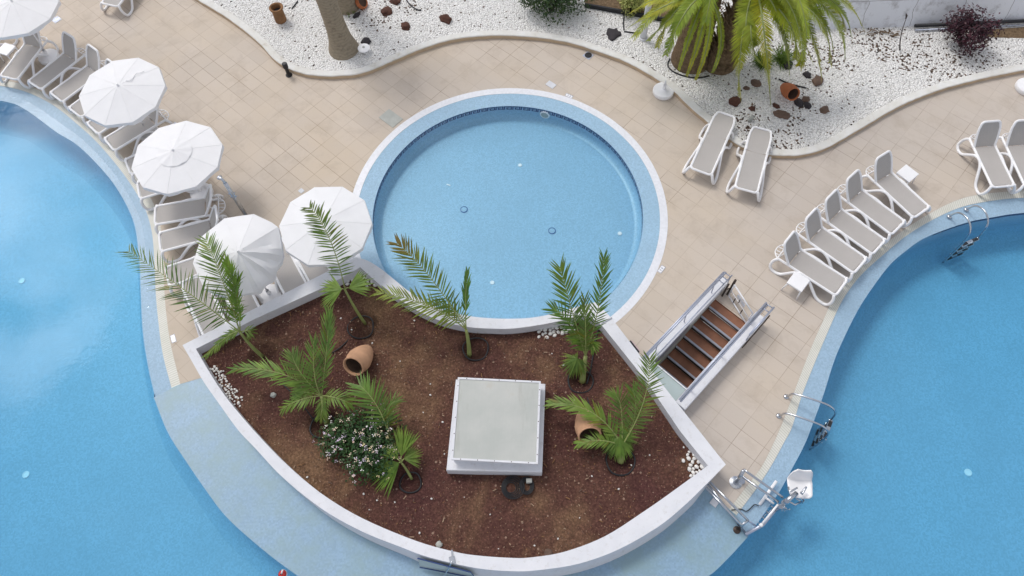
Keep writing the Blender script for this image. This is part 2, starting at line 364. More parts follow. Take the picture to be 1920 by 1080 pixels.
lgo=resample(curve(LG_out),N); lgi=resample(curve(LG_in),N); lw=resample(curve(LW),N)
rgo=resample(curve(RG_out),N); rgi=resample(curve(RG_in),N); rw=resample(curve(RW),N); arc=curve(ARC,n=8)
YS=-14.0
# pool water edge loop (for the walls): left edge north>south, ledge arc, right edge south>north, then closing far sides
edge=lw+arc[1:-1]+rw; xw,xe=edge[0].x,edge[-1].x
close=[Vector((xe,YS,0)),Vector((xw,YS,0))]
# round pool
RC=Vector((-.0024*H,.6473*H,0)); RO=3.692; RI=3.515; RWT=3.135
def circ(r,n=120,z=0): return [Vector((RC.x+r*math.cos(2*math.pi*i/n),RC.y+r*math.sin(2*math.pi*i/n),z)) for i in range(n)]
# stairs frame
S0=at(1341,561); sa_=R(46.6566-2.9); su=Vector((-math.cos(sa_),-math.sin(sa_),0)); sv=Vector((math.sin(sa_),-math.cos(sa_),0))
def sp_(u,v,z=0): return S0+su*u+sv*v+Vector((0,0,z))
SW=.82; SL=2.62
hole_st=[sp_(0,-.005),sp_(SL,-.005),sp_(SL,SW+.005),sp_(0,SW+.005)]
P_in=[at(500,700),at(900,700),at(1250,850)]
poolhole=lgo+[at(375,709)]+P_in+[at(1325.7,911.7)]+rgo+[Vector((rgo[-1].x,YS,0)),Vector((lgo[0].x,YS,0))]
big=[(-90,-70),(90,-70),(90,90),(-90,90)]
deck=struct(fill('deck',[big,poolhole,circ(RO),hole_st],0.0,MT['tile']))
def ribbon(name,a,b,za0,zb0,mat,closed=False):
    mb=MB(); n=len(a); vs=[]
    for p,q in zip(a,b): vs+=[(p.x,p.y,za0),(q.x,q.y,zb0)]
    fs=[]
    for i in range(n if closed else n-1):
        j=(i+1)%n; fs.append((2*i,2*i+1,2*j+1,2*j))
    mb.add(vs,fs); o=mb.build(name,mat)
    me=o.data; uv=me.uv_layers.new(name='UVMap'); L=[0]
    for i in range(n): L.append(L[-1]+(a[(i+1)%n]-a[i]).length)
    for poly in me.polygons:
        i=poly.index
        for li in poly.loop_indices:
            vi=me.loops[li].vertex_index; k_=vi//2; s=L[k_]
            if closed and i==n-1 and k_==0: s=L[n]
            uv.data[li].uv=(s,vi%2)
    if me.polygons and me.polygons[0].normal.z<0: me.flip_normals()
    return struct(o)
ribbon('overflow_grating',lgo,lgi,-.004,-.012,MT['grate']); ribbon('overflow_grating',rgo,rgi,-.004,-.012,MT['grate'])
ribbon('pool_ledge_strip',lgi,lw,-.022,-.085,MT['strip']); ribbon('pool_ledge_strip',rgi,rw,-.022,-.05,MT['strip'])
ledge=[p for p in arc]+[at(1381,966),at(1367.5,954.5),at(1325.7,911.7)]+P_in[::-1]+[at(375,709),at(338,720)]
struct(fill('planter_ledge',[ledge],-.006,MT['ledge']))
# pool walls and floors
def wall_strip(name,loop,z0,z1,mat,closed=True):
    mb=MB(); n=len(loop); vs=[]
    for p in loop: vs+=[(p[0],p[1],z0),(p[0],p[1],z1)]
    mb.add(vs,[(2*i,2*((i+1)%n),2*((i+1)%n)+1,2*i+1) for i in range(n if closed else n-1)])
    return struct(mb.build(name,mat))
DP=-1.0
nl=len(lw)
mb=MB(); full=edge+close; vs=[]
for i,p in enumerate(full):
    zt=-.085 if i<nl-1 else (-.05 if i>=nl+len(arc)-2 else -.006)
    if i>=len(edge): zt=-.004
    vs+=[(p.x,p.y,DP),(p.x,p.y,zt)]
n=len(full); mb.add(vs,[(2*i,2*((i+1)%n),2*((i+1)%n)+1,2*i+1) for i in range(n)])
struct(mb.build('pool_wall',MT['mosaic']))
def inset(loop,d):
    out=[]; n=len(loop); A2=sum(loop[i].x*loop[(i+1)%n].y-loop[(i+1)%n].x*loop[i].y for i in range(n)); sg=1 if A2>0 else -1
    for i in range(n):
        a=loop[(i-3)%n]; b=loop[(i+3)%n]; t=(b-a); t.z=0; t.normalize(); out.append(Vector((loop[i].x-t.y*d*sg,loop[i].y+t.x*d*sg,0)))
    return out
def cove(name,loop,zw,zf,r,mat,steps=6):
    mb=MB(); n=len(loop)
    for k_ in range(steps+1):
        a=math.pi/2*k_/steps; L=inset(loop,r*(1-math.cos(a))+.001) if k_ else loop; z=zf+(zw-zf)*(1-math.sin(a)); mb.v+=[(p.x,p.y,z) for p in L]
    for k_ in range(steps):
        for i in range(n): mb.f.append((k_*n+i,k_*n+(i+1)%n,(k_+1)*n+(i+1)%n,(k_+1)*n+i))
    mb.m=[0]*len(mb.f); o=mb.build(name,mat,None,True); bm=bmesh.new(); bm.from_mesh(o.data); bmesh.ops.recalc_face_normals(bm,faces=bm.faces[:]); bm.to_mesh(o.data); bm.free(); return struct(o)
cove('pool_cove',full,DP+.4,DP+.003,.45,MT['mosaic'])
struct(fill('pool_floor',[full],DP,MT['mosaic']))
def slab(name,loop,z0,z1,mat):
    bm=bmesh.new(); vs=[bm.verts.new((p[0],p[1],z1)) for p in loop]
    es=[bm.edges.new((vs[i],vs[(i+1)%len(vs)])) for i in range(len(vs))]
    r=bmesh.ops.triangle_fill(bm,edges=es,use_beauty=True,normal=(0,0,1)); fs=[g for g in r['geom'] if isinstance(g,bmesh.types.BMFace)]
    ex=bmesh.ops.extrude_face_region(bm,geom=fs); 
    for g in ex['geom']:
        if isinstance(g,bmesh.types.BMVert): g.co.z=z0
    bmesh.ops.recalc_face_normals(bm,faces=bm.faces[:])
    me=bpy.data.meshes.new(name); bm.to_mesh(me); bm.free(); me.materials.append(mat); o=bpy.data.objects.new(name,me); col.objects.link(o); return struct(o)
wl=[p+(q-p)*.35 for p,q in zip(lgo,lgi)]+[at(371,711)]+P_in+[at(1325.7,911.7)]+[p+(q-p)*.35 for p,q in zip(rgo,rgi)]+[Vector((rgo[-1].x,YS-.1,0)),Vector((lgo[0].x,YS-.1,0))]
slab('pool_water',wl,DP-.3,-.055,MT['water'])
DR=-.40
ribbon('round_pool_coping',circ(RO),circ(RI),.006,.004,MT['white_mosaic'],True)
ribbon('round_pool_ledge',circ(RI),circ(RWT),-.004,-.03,MT['mosaic_round'],True)
wall_strip('round_pool_wall',circ(RWT),DR,-.03,MT['mosaic_round'])
cove('round_pool_cove',circ(RWT),DR+.16,DR+.003,.16,MT['mosaic_round'])
struct(fill('round_pool_floor',[circ(RWT)],DR,MT['mosaic_round']))
slab('round_pool_water',circ(RO-.08),DR-.2,-.045,MT['water_round'])
# greek-key mosaic border on the round pool wall and a plain dark line on the right pool
mb=MB(); nk=92; rr=RWT-.012
def kq(a0,a1,z0,z1):
    n=2; vs=[]
    for i in range(n+1):
        a=a0+(a1-a0)*i/n
        for z in (z0,z1): vs.append((RC.x+rr*math.cos(a),RC.y+rr*math.sin(a),z))
    mb.add(vs,[(2*i,2*i+1,2*i+3,2*i+2) for i in range(n)])
for i in range(nk):
    a0=2*math.pi*i/nk; d=2*math.pi/nk; za=-.032; h=.115
    for u0,u1,v0,v1 in ((0,.8,0,.16),(0,.12,0,1),(.12,.62,.84,1),(.5,.62,.36,1),(.26,.62,.36,.52),(.8,.92,0,1),(.92,1,.84,1)):
        kq(a0+d*u0,a0+d*u1,za-h*v1,za-h*v0)
struct(mb.build('greek_key_border',MT['navy']))
mb=MB(); seg=rw[len(rw)*55//100:]
for i,p in enumerate(seg[:-1]):
    q=seg[i+1]; nrm=Vector((-(q-p).y,(q-p).x,0)).normalized(); s_=-.006
    c_=Vector((seg[0].x+6,seg[0].y-6,0)); 
    if (c_-p).dot(nrm)*s_<0: s_=.006
    L_=(q-p).length; nn=4
    for j in range(nn):
        a=p.lerp(q,(j+.0)/nn)+nrm*s_; b=p.lerp(q,(j+.62)/nn)+nrm*s_
        mb.add([(a.x,a.y,-.055),(b.x,b.y,-.055),(b.x,b.y,-.13),(a.x,a.y,-.13)],[(0,1,2,3)])
struct(mb.build('mosaic_border',MT['navy']))
# ------------------------------------------------------------------ kerb and gravel
KP=[(300,-50),(372,0),(425,32),(480,75),(510,107),(537,126),(567,137),(605,142),(642,141),(680,136),(730,116),(792,90),(855,72),(917,66),(960,66),(1022,71),(1072,80),(1110,92),(1167,112),(1220,140),(1260,167),(1297,202),(1330,230),(1365,258),(1400,278),(1440,289),(1490,291),(1527,285),(1560,272),(1615,240),(1690,197),(1765,167),(1840,147),(1920,131),(2050,110),(2250,92)]
KZ=.13
kc=resample(curve(KP,KZ),260)
kn=[]
for i in range(len(kc)):
    t=(kc[min(i+1,len(kc)-1)]-kc[max(i-1,0)]); kn.append(Vector((-t.y,t.x,0)).normalized())
KW=.19
mb=MB(); vs=[]; prof=[(0,-.002),(0,KZ-.03),(0.0,KZ-.012),(.015,KZ),(KW-.015,KZ),(KW,KZ-.012),(KW,0)]
for p,nv in zip(kc,kn):
    w_=rnd(-.006,.006)
    for d_,z_ in prof: vs.append((p.x+nv.x*(d_+w_),p.y+nv.y*(d_+w_),z_))
np_=len(prof); fs=[];mi=[]
for i in range(len(kc)-1):
    for j in range(np_-1):
        mb.add([vs[i*np_+j],vs[(i+1)*np_+j],vs[(i+1)*np_+j+1],vs[i*np_+j+1]],[(0,1,2,3)],1 if j==0 else 0)
o=mb.build('garden_kerb',[MT['kerb'],MT['kerb_side']]); bm=bmesh.new(); bm.from_mesh(o.data); bmesh.ops.remove_doubles(bm,verts=bm.verts[:],dist=1e-5); bmesh.ops.recalc_face_normals(bm,faces=bm.faces[:]); bm.to_mesh(o.data); bm.free()
tag(o,'low white curved kerb between the beige tiles and the white gravel','kerb')
gb=[p+nv*(KW-.02) for p,nv in zip(kc,kn)]
gl=[(p.x,p.y) for p in gb]+[(gb[-1].x+3,gb[-1].y+1),(gb[-1].x+3,24),(gb[0].x-1,24)]
GZ=.075
g=fill('gravel',[gl],GZ,MT['gravel']); g['kind']='structure'
# ------------------------------------------------------------------ planter
WH=.55; SZ=.27
O_l=[(342,647),(500,567),(667,482)]; O_pool=[(667,482),(690,489),(715.5,505),(744,528),(768,547),(800,566),(830,580),(877,592),(918,596.5),(960,597.5),(997,595.5),(1035,588.5),(1072,578),(1098,571),(1118,566)]
O_r=[(1118,566),(1148,598),(1250,731),(1361,871)]
O_f=[(1361,871),(1322,910),(1285,946),(1235,987),(1160,1030),(1085,1057),(1010,1069),(960,1071),(892,1065),(805,1045),(755,1027),(680,997),(605,955),(530,895),(480,842),(447,807),(415,763),(382,716),(360,678),(342,647)]
I_l=[(367.5,654),(480,597),(600,542),(640,521),(675.5,501)]; I_pool=[(675.5,501),(715.5,536.7),(750,562),(790,586),(830,602.5),(877,613),(918,616),(960,616),(1010,609.5),(1057,600),(1092,591),(1120,602)]
I_r=[(1120,602),(1130,612),(1210,712),(1275,808),(1327,873)]
I_f=[(1327,873),(1260,922),(1210,957),(1135,1005),(1060,1034),(997,1045),(960,1046),(900,1042),(855,1035),(780,1014),(680,972),(605,927),(542,875),(487,819),(440,765),(412,728),(385,685),(367.5,654)]
def loopof(parts,z):
    out=[]
    for P,n_ in parts:
        c_=curve(P,z,n_) if n_>1 else [at(x,y,z) for x,y in P]
        out+=c_[:-1]
    return out
outer=loopof([(O_l,1),(O_pool,5),(O_r,1),(O_f,5)],WH); inner=loopof([(I_l,1),(I_pool,5),(I_r,1),(I_f,5)],WH)
pl=empty('planter_wall',(0,4,0)); tag(pl,'white rendered wall round the fan shaped planter bed of brown soil','planter wall')
o=fill('coping',[outer,inner],WH,MT['wall'],pl); o.data.transform(Matrix.Translation((0,-4,0)))
mb=MB()
nO=len(outer); cen=Vector((0,4.5,0)); vs=[]
nf0=nO-len(loopof([(O_f,5)],WH))
nf1=len(loopof([(O_l,1)],WH)); nf2=nf1+len(loopof([(O_pool,5)],WH))
for i,p in enumerate(outer):
    bt=0.0
    if i>=nf0:
        t=(i-nf0)/(nO-nf0); bt=.10*max(0,min(1,t/.08))*max(0,min(1,(.78-t)/.3))
    d=(p-cen); d.z=0; d.normalize()
    zb=-.70 if nf1<=i<=nf2 else -.02
    vs+=[(p.x+d.x*bt,p.y+d.y*bt,zb),(p.x,p.y,WH-.0005)]
mb.add(vs,[(2*i,2*((i+1)%nO),2*((i+1)%nO)+1,2*i+1) for i in range(nO)])
B(mb,'outer_face',MT['wall'],pl,ang=35)
mb=MB(); nI=len(inner); vs=[]
for p in inner: vs+=[(p.x,p.y,SZ-.06),(p.x,p.y,WH-.0005)]
mb.add(vs,[(2*((i+1)%nI),2*i,2*i+1,2*((i+1)%nI)+1) for i in range(nI)])
B(mb,'inner_face',MT['wall'],pl,ang=35)
# soil: fine bumpy grid clipped to the bed
def inside(x,y,poly):
    c=False; j=len(poly)-1
    for i in range(len(poly)):
        a,b=poly[i],poly[j]
        if (a[1]>y)!=(b[1]>y) and x<(b[0]-a[0])*(y-a[1])/(b[1]-a[1])+a[0]: c=not c
        j=i
    return c
bm=bmesh.new()
vs=[bm.verts.new((p.x,p.y,SZ)) for p in inner]
for i in range(nI): bm.edges.new((vs[i],vs[(i+1)%nI]))
bmesh.ops.triangle_fill(bm,edges=bm.edges[:],use_beauty=True,normal=(0,0,1))
for it in range(7):
    es=[e for e in bm.edges if e.calc_length()>.11]
    if not es: break
    bmesh.ops.subdivide_edges(bm,edges=es,cuts=1,use_grid_fill=False); bmesh.ops.triangulate(bm,faces=bm.faces[:])
from mathutils import noise as mno
BASINS=[((683,612),.30),((890,655),.30),((1163,866),.28),((772,903),.22),((1090,714),.24),((607,798),.28),((495,668),.28)]
bc=[(at(x,y,SZ),r) for (x,y),r in BASINS]
for v in bm.verts:
    z=.035*mno.noise(v.co*1.3)+.016*mno.noise(v.co*4.5)
    for c_,r_ in bc:
        d=(Vector((v.co.x,v.co.y,SZ))-c_).length
        z+= -.07*math.exp(-(d/(r_*.75))**2)+.045*math.exp(-((d-r_*1.25)/.12)**2)
    edge_=v.is_boundary
    v.co.z=SZ+(0 if edge_ else z)
for f in bm.faces:
    if f.normal.z<0: f.normal_flip()
    f.smooth=True
me=bpy.data.meshes.new('soil'); bm.to_mesh(me); bm.free()
wet=[]
for v in me.vertices:
    w_=0
    for c_,r_ in bc:
        d=math.hypot(v.co.x-c_.x,v.co.y-c_.y); w_=max(w_,min(1,max(0,(r_*1.35-d)/(r_*.5)))*(.7+1.1*mno.noise(v.co*4)))
    wet.append(max(0,min(1,w_)))
at_=me.attributes.new('wet','FLOAT','POINT'); at_.data.foreach_set('value',wet); me.materials.append(MT['soil']); so=bpy.data.objects.new('soil',me); col.objects.link(so); struct(so)
# ================================================================== LOUNGERS
ZS=.33
def rrect_path(x0,x1,hy,r,z,open_at_x1=True,n=6):
    """U path: starts (x1,-hy) goes to x0 with rounded corners, back to (x1,hy)"""
    pts=[Vector((x1,-hy,z))]
    for k in range(n+1):
        a=math.pi*1.5-math.pi/2*k/n; pts.append(Vector((x0+r+r*math.cos(a),-hy+r+r*math.sin(a),z)))
    for k in range(n+1):
        a=math.pi-math.pi/2*k/n; pts.append(Vector((x0+r+r*math.cos(a),hy-r+r*math.sin(a),z)))
    pts.append(Vector((x1,hy,z))); return pts
def make_lounger(ang,bl,name='sun_lounger'):
    root=empty(name,(0,0,0)); P=MT['plastic']; hy=.255; xh=1.12
    mb=MB(); path=rrect_path(0,1.40,hy,.07,ZS)
    for p in path:   # slight dip of the rail towards the rear, bowed foot
        if p.x<.02: p.x-=.025*(1-(p.y/hy)**2)
    mb.tube(path,.029,8); mb.tube([(1.40,-hy,ZS-.045),(1.40,hy,ZS-.045)],.016,8); mb.tube([(.62,-hy,ZS-.025),(.62,hy,ZS-.025)],.013,6)
    for s in(-1,1): mb.box((.015,s*(hy+.005),ZS-.02),(.05,.045,.07),ch=.01); mb.box((xh,s*(hy+.004),ZS+.008),(.055,.05,.05),ch=.012)
    smooth_angle(mb.build('seat_frame',P,root))
    mb=MB(); nx,ny=12,6; vs=[]
    x0,x1=.028,xh-.01
    for i in range(nx+1):
        for j in range(ny+1):
            x=x0+(x1-x0)*i/nx; y=-hy+.015+(2*hy-.03)*j/ny; yy=abs(y)/hy
            if i==0 and yy>.6: x+=.05*((yy-.6)/.4)**2
            vs.append((x,y,ZS+.006-.018*(1-yy*yy)*math.sin(math.pi*i/nx)))
    fs=[(i*(ny+1)+j,(i+1)*(ny+1)+j,(i+1)*(ny+1)+j+1,i*(ny+1)+j+1) for i in range(nx) for j in range(ny)]
    mb.add(vs,fs); mb.build('seat',MT['sling'],root,True)
    # backrest
    Mb=Matrix.Translation((xh+.01,0,ZS+.01))@Matrix.Rotation(-R(ang),4,'Y')
    mb=MB(); path=[]; 
    for k in range(9): path.append(Vector((bl*k/9*.86,-hy+.012-(.012*math.sin(math.pi*k/9)),0)))
    rr=.075
    c_=rrect_path(0,.3,hy-.03,rr,0)
    tip=[Vector((bl-p.x,p.y,.0)) for p in c_[1:-1]]
    for p in tip: p.x+=.03*(1-(p.y/hy)**2)
    path=path+tip+[Vector((q.x,-q.y,0)) for q in reversed(path)]
    mb.tube([Mb@p for p in path],.028,8); smooth_angle(mb.build('backrest_frame',P,root))
    mb=MB(); vs=[]; nx=10
    for i in range(nx+1):
        x=-.012+(bl+.002)*i/nx; hw=hy-.018
        if x>bl-.075: hw=hy-.03-.075+math.sqrt(max(0,.075**2-(x-(bl-.075))**2))
        if i==nx: hw=.165
        for j in range(ny+1):
            y=-hw+2*hw*j/ny; vs.append(Mb@Vector((x+(.02*(1-(y/hy)**2) if i==nx else 0),y,.004-.016*(1-(y/hw)**2))))
    fs=[(i*(ny+1)+j,(i+1)*(ny+1)+j,(i+1)*(ny+1)+j+1,i*(ny+1)+j+1) for i in range(nx) for j in range(ny)]
    mb.add(vs,fs); mb.build('backrest',MT['sling'],root,True)
    # looped legs
    LP=[(.02,ZS),(-.025,.24),(-.025,.12),(.03,.035),(.15,.018),(.28,.05),(.42,.16),(.56,.27),(.68,.325),(.80,.335),(.92,.29),(1.04,.17),(1.14,.06),(1.24,.018),(1.34,.02),(1.42,.07),(1.44,.18),(1.42,.27),(1.37,ZS)]
    for s in(-1,1):
        pts=[]
        for x,z in LP:
            y=s*(hy+.012+.12*((ZS-z)/ZS)**.8 if z<ZS else hy+.012); pts.append(Vector((x,y,z)))
        mb=MB(); mb.tube(catmull(pts,4),.034,8); o=mb.build('leg_frame',P,root,True)
    # ratchet support behind the back
    mb=MB(); zt=ZS-.05
    mb.tube(catmull([Vector(p) for p in((1.40,-hy*.9,zt),(1.51,-.12,zt-.02),(1.54,0,zt-.02),(1.51,.12,zt-.02),(1.40,hy*.9,zt))],5),.014,6)
    for y in(-.13,-.05,.05,.13): mb.tube([(1.40,y,ZS-.045),(1.52-.3*y*y*4,y,zt-.02)],.010,6)
    if ang>20:
        t_=Mb@Vector((bl*.55,0,-.01))
        for s in(-1,1): mb.tube([Mb@Vector((bl*.55,s*(hy-.05),-.01)),(1.38,s*(hy-.06),ZS)],.012,6)
    mb.build('back_support',P,root,True)
    return root
def place(proto,first,Fp,hp,label,group):
    o=proto if first else copy_tree(proto)
    a=at(Fp[0],Fp[1],ZS); b=at(hp[0],hp[1],ZS); o.location=(a.x,a.y,0); o.rotation_euler=(0,0,math.atan2(b.y-a.y,b.x-a.x))
    tag(o,label,'sun lounger',group); return o
LR=make_lounger(58,.575); LF=make_lounger(1,.69)
GR='loungers in a row along the right pool'; GL='loungers along the left pool under white parasols'
LS=[((1727,398),(1658,334.5),'raised lounger at the top of the right poolside row, beside the upper white side table',GR),
((1683,427),(1606,370),'second raised lounger from the top of the five along the right pool',GR),
((1647,463),(1568,407),'middle raised lounger of the five standing along the right pool',GR),
((1612,498),(1532,442),'fourth raised lounger down the right pool row, next to last before the lower table',GR),
((1577,538.5),(1493,484.5),'lowest raised lounger of the right pool row, lower white side table against its left side',GR),
((1881,349),(1846,276),'raised lounger above the chrome ladder of the right pool, left of the pair','loungers at the right edge'),
((1942,347),(1907,274),'raised lounger cut by the right photo edge, right of the pair','loungers at the right edge'),
((-55,128),(-14,68),'lounger almost out of view, only its rear loop shows behind the left side table',GL),
((17,145.5),(62.5,86),'raised lounger with its back under the corner parasol, parasol pole at its side',GL),
((66,159.5),(131,108),'raised lounger fully in view, left of two between the corner parasol and the next',GL),
((106.5,182),(174,132),'raised lounger just left of the parasol with a hooked cord on top',GL),
((141.5,210.7),(209,160),'lounger half covered by the corded parasol, tip of its back showing above it',GL),
((174.5,241),(243,195),'lounger of which only the foot end shows below the corded parasol',GL),
((206,271),(280,226),'lounger with a parasol pole beside its back, between the corded and the capped parasol',GL),
((241,313),(318,280),'lounger whose foot corner peeks out left of the parasol with the ruffled cap',GL),
((261,357),(346,331),'lounger whose foot and looped leg show below the parasol with the ruffled cap',GL),
((292,404),(389,387),'raised lounger beside a white parasol base, upper of two clear ones below the ruffled cap',GL),
((301,454),(398,428),'raised lounger above the palm frond tips, lower of two clear ones by the left pool',GL),
((315,519),(407,488),'lounger seen through the feathery frond at the left pool edge',GL)]
for i,(a,b,l,g_) in enumerate(LS): place(LR,i==0,a,b,l,g_)
place(LF,True,(1314,321),(1344,255),'lounger laid flat with its head over the gravel kerb, left of two','flat loungers at the gravel bed')
place(LF,False,(1399,356),(1417,287.5),'lounger laid flat with its head over the gravel kerb, right of two','flat loungers at the gravel bed')
o=place(LF,False,(206,9),(252,-52),'lounger at the top photo edge of which only the white foot end shows','lounger at the top edge')
# the four with their feet against the planter wall
A_=at(344,647,.0); B_=at(667,482,.0); wd=(B_-A_).normalized(); wn=Vector((-wd.y,wd.x,0))
W0=at(344,647,WH); W0.z=0
for px,l in(((541,517),'lounger against the planter wall between the wrinkled and the smooth parasol'),((588,497),'lounger in the planter corner under the smooth parasol and the frond'),((395,600),'lounger at the planter corner nearest the left pool, partly behind the palm'),((455,566),'lounger at the planter wall with the wrinkled parasol over it')):
    c_=at(px[0],px[1],ZS); s_=(c_-W0).dot(wd); p=W0+wd*s_
    o=copy_tree(LF); d=-wn
    o.rotation_euler=(0,0,math.atan2(-d.y,-d.x)); 
    foot=p+wn*.08; foot.z=0
    o.location=foot; o.scale=(.80,1,1); tag(o,l,'sun lounger','loungers with their feet to the planter wall')
# ================================================================== SIDE TABLES
def table(c,rz,label,first=None):
    if first is None:
        root=empty('side_table',(0,0,0)); mb=MB(); hh=.36
        mb.box((0,0,hh-.012),(.36,.36,.024),ch=.008)
        for s in(-1,1): mb.box((0,s*.165,hh-.035),(.34,.02,.03)); mb.box((s*.165,0,hh-.035),(.02,.30,.03))
        smooth_angle(mb.build('table_top',MT['plastic'],root))
        for sx_ in(-1,1):
            for sy in(-1,1):
                mb=MB(); mb.tube([(sx_*.15,sy*.15,hh-.03),(sx_*.185,sy*.185,0)],[.018,.014],8); mb.build('leg',MT['plastic'],root,True)
    else: root=copy_tree(first)
    root.location=(c.x,c.y,0); root.rotation_euler=(0,0,rz); return tag(root,label,'side table','white side tables')
def ang_of(a,b,z): 
    p=at(*a,z);q=at(*b,z); return math.atan2(q.y-p.y,q.x-p.x)
T1=table(at(1702,325,.35),ang_of((1677,324),(1703.7,344.4),.35),'white square side table right of the top lounger of the right row')
table(at(1497,528,.35),ang_of((1493,507),(1521.5,525),.35),'white square side table with splayed legs at the lower end of the right row',T1)
table(at(11,92,.35),ang_of((6,76),(31,84),.35),'white square side table at the left photo edge below the corner parasol',T1)
# ================================================================== PARASOLS
def parasol_base(root):
    mb=MB(); prof=[(.25,0),(.265,.02),(.265,.09),(.25,.115),(.10,.14),(.05,.15),(.042,.15),(.04,.30),(.034,.30)]
    mb.lathe(prof,28); mb.tube([(.05,0,.25),(.085,0,.25)],.012,6); return smooth_angle(mb.build('base',MT['plastic'],root))
def parasol(base,lean,zt,rad,label,rot=0,cap=True,wrinkle=0,tilt=(0,0),drop=.30,cord=False,seed=0):
    root=empty('parasol',(base.x,base.y,0)); random.seed(seed)
    parasol_base(root)
    top=Vector((lean[0],lean[1],zt))
    mb=MB(); mb.tube([(0,0,.1),top+Vector((0,0,.05))],.017,8); mb.build('pole',MT['plastic'],root,True)
    n=10; sub=4; nr=10; vs=[]; cols=[]
    Tm=Matrix.Translation(top)@Matrix.Rotation(tilt[0],4,'X')@Matrix.Rotation(tilt[1],4,'Y')@Matrix.Rotation(rot,4,'Z')
    def rim(a):   # straight edges between ribs
        k_=a/(2*math.pi/n); f_=k_-math.floor(k_)-.5; return math.cos(math.pi/n)/math.cos(f_*2*math.pi/n)
    nn=n*sub
    vs.append(Tm@Vector((0,0,0)))
    for i in range(1,nr+1):
        t_=i/nr
        for j in range(nn):
            a=2*math.pi*j/nn; rr=rad*t_*rim(a); f_=abs((j%sub)/sub-.0); f_=min(f_,1-f_)*2
            z=-drop*t_**1.12-.012*f_*math.sin(math.pi*min(1,t_*1.0))*t_
            p=Vector((rr*math.cos(a),rr*math.sin(a),z))
            z2=.010*mno.noise(Vector((p.x*5,p.y*5,seed*3.1)))
            if wrinkle:
                g_=max(0,math.cos(a-wrinkle))**1.5*t_
                p.x*=1-.34*g_; p.y*=1-.34*g_; p.z-=.42*g_
                z2+=.060*g_*math.sin(30*a+4*t_)+.06*g_*mno.noise(Vector((p.x*7,p.y*7,2)))
            p.z+=z2; vs.append(Tm@p)
    fs=[(0,1+j,1+(j+1)%nn) for j in range(nn)]
    for i in range(nr-1):
        for j in range(nn): fs.append((1+i*nn+j,1+(i+1)*nn+j,1+(i+1)*nn+(j+1)%nn,1+i*nn+(j+1)%nn))
    # valance
    b0=len(vs)
    for j in range(nn):
        q=vs[1+(nr-1)*nn+j].copy(); ax=(q-top); ax.z=0; q=q+Vector((ax.x*.01,ax.y*.01,-.085-.018*math.sin(j*1.7+seed)+.012*math.sin(j*.9))); vs.append(q)
    for j in range(nn): fs.append((1+(nr-1)*nn+j,b0+j,b0+(j+1)%nn,1+(nr-1)*nn+(j+1)%nn))
    mb=MB(); mb.add(vs,fs); can=smooth_angle(mb.build('canopy',MT['canvas'],root),14)
    # rib seams
    mb=MB()
    for k_ in range(n):
        j=k_*sub; mb.tube([vs[1+i*nn+j]+Vector((0,0,.001)) for i in range(nr)],.0035,5)
    mb.build('seam',MT['canvas'],can,True)
    mb=MB()
    for k_ in range(n):
        j=k_*sub; mb.tube([top+Vector((0,0,-.34)),vs[1+int(nr*.55)*nn+j]+Vector((0,0,-.02))],.006,5); mb.tube([vs[1+i*nn+j]+Vector((0,0,-.018)) for i in range(0,nr,3)],.006,5)
    mb.build('rib',MT['plastic'],root)
    if cap:
        mb=MB(); vs2=[Tm@Vector((0,0,.03))]; m2=40
        for i in range(1,5):
            for j in range(m2):
                a=2*math.pi*j/m2; rr=rad*.095*i; vs2.append(Tm@Vector((rr*math.cos(a),rr*math.sin(a),.03-.0205*i+.006*i*.5*math.sin(j*math.pi/2+i*.3)+(.006*mno.noise(Vector((j*.7,i,seed)))))))
        fs2=[(0,1+j,1+(j+1)%m2) for j in range(m2)]+[(1+i*m2+j,1+(i+1)*m2+j,1+(i+1)*m2+(j+1)%m2,1+i*m2+(j+1)%m2) for i in range(3) for j in range(m2)]
        mb.add(vs2,fs2); smooth_angle(mb.build('vent_cap',MT['canvas'],root),25)
    mb=MB(); mb.lathe([(.022,0),(.03,.015),(.026,.035),(.01,.05)],12,Tm@Matrix.Translation((0,0,.02 if cap else .0)),capt=True); mb.build('finial',MT['plastic'],root,True)
    if cord:
        pts=[]
        for q in((.16,.13),(.26,.13),(.30,.22),(.34,.34),(.44,.38),(.50,.44)):
            rr=math.hypot(*q); t_=rr/rad; pts.append(Tm@Vector((q[0],q[1],-drop*t_**1.12+.014)))
        mb=MB(); mb.tube(catmull(pts,5),.009,6); mb.build('cord',MT['plastic'],root,True)
    return tag(root,label,'parasol','white canvas parasols')
def para_at(apx,base_px,zt,*a,**k):
    t_=at(apx[0],apx[1],zt)
    if base_px: b=at(*base_px)
    else: b=Vector((t_.x,t_.y,0))
    return parasol(b,(t_.x-b.x,t_.y-b.y),zt,*a,**k)
para_at((22,2),(94,110),1.72,1.00,'white parasol cut by the top left photo corner',seed=1,cap=False,drop=.22,rot=.2)
para_at((221,160),(279,250),1.68,.985,'white parasol with a hooked cord lying on top, second from the left corner',seed=2,cap=False,cord=True,drop=.19,rot=.1,tilt=(.05,.0))
para_at((325,283),(380,364),1.70,.985,'white parasol with a ruffled vent cap at its centre',seed=3,cap=True,drop=.19,rot=.28)
para_at((607,414),None,1.70,.95,'smooth white parasol next to the round pool with a palm frond over it',seed=4,cap=False,drop=.17,rot=.0,tilt=(.06,.03))
para_at((447,472),(509,556),1.80,.95,'wrinkled half folded white parasol hanging down on its right side',seed=5,cap=False,wrinkle=-.75,drop=.21,rot=.15,tilt=(.10,.06))
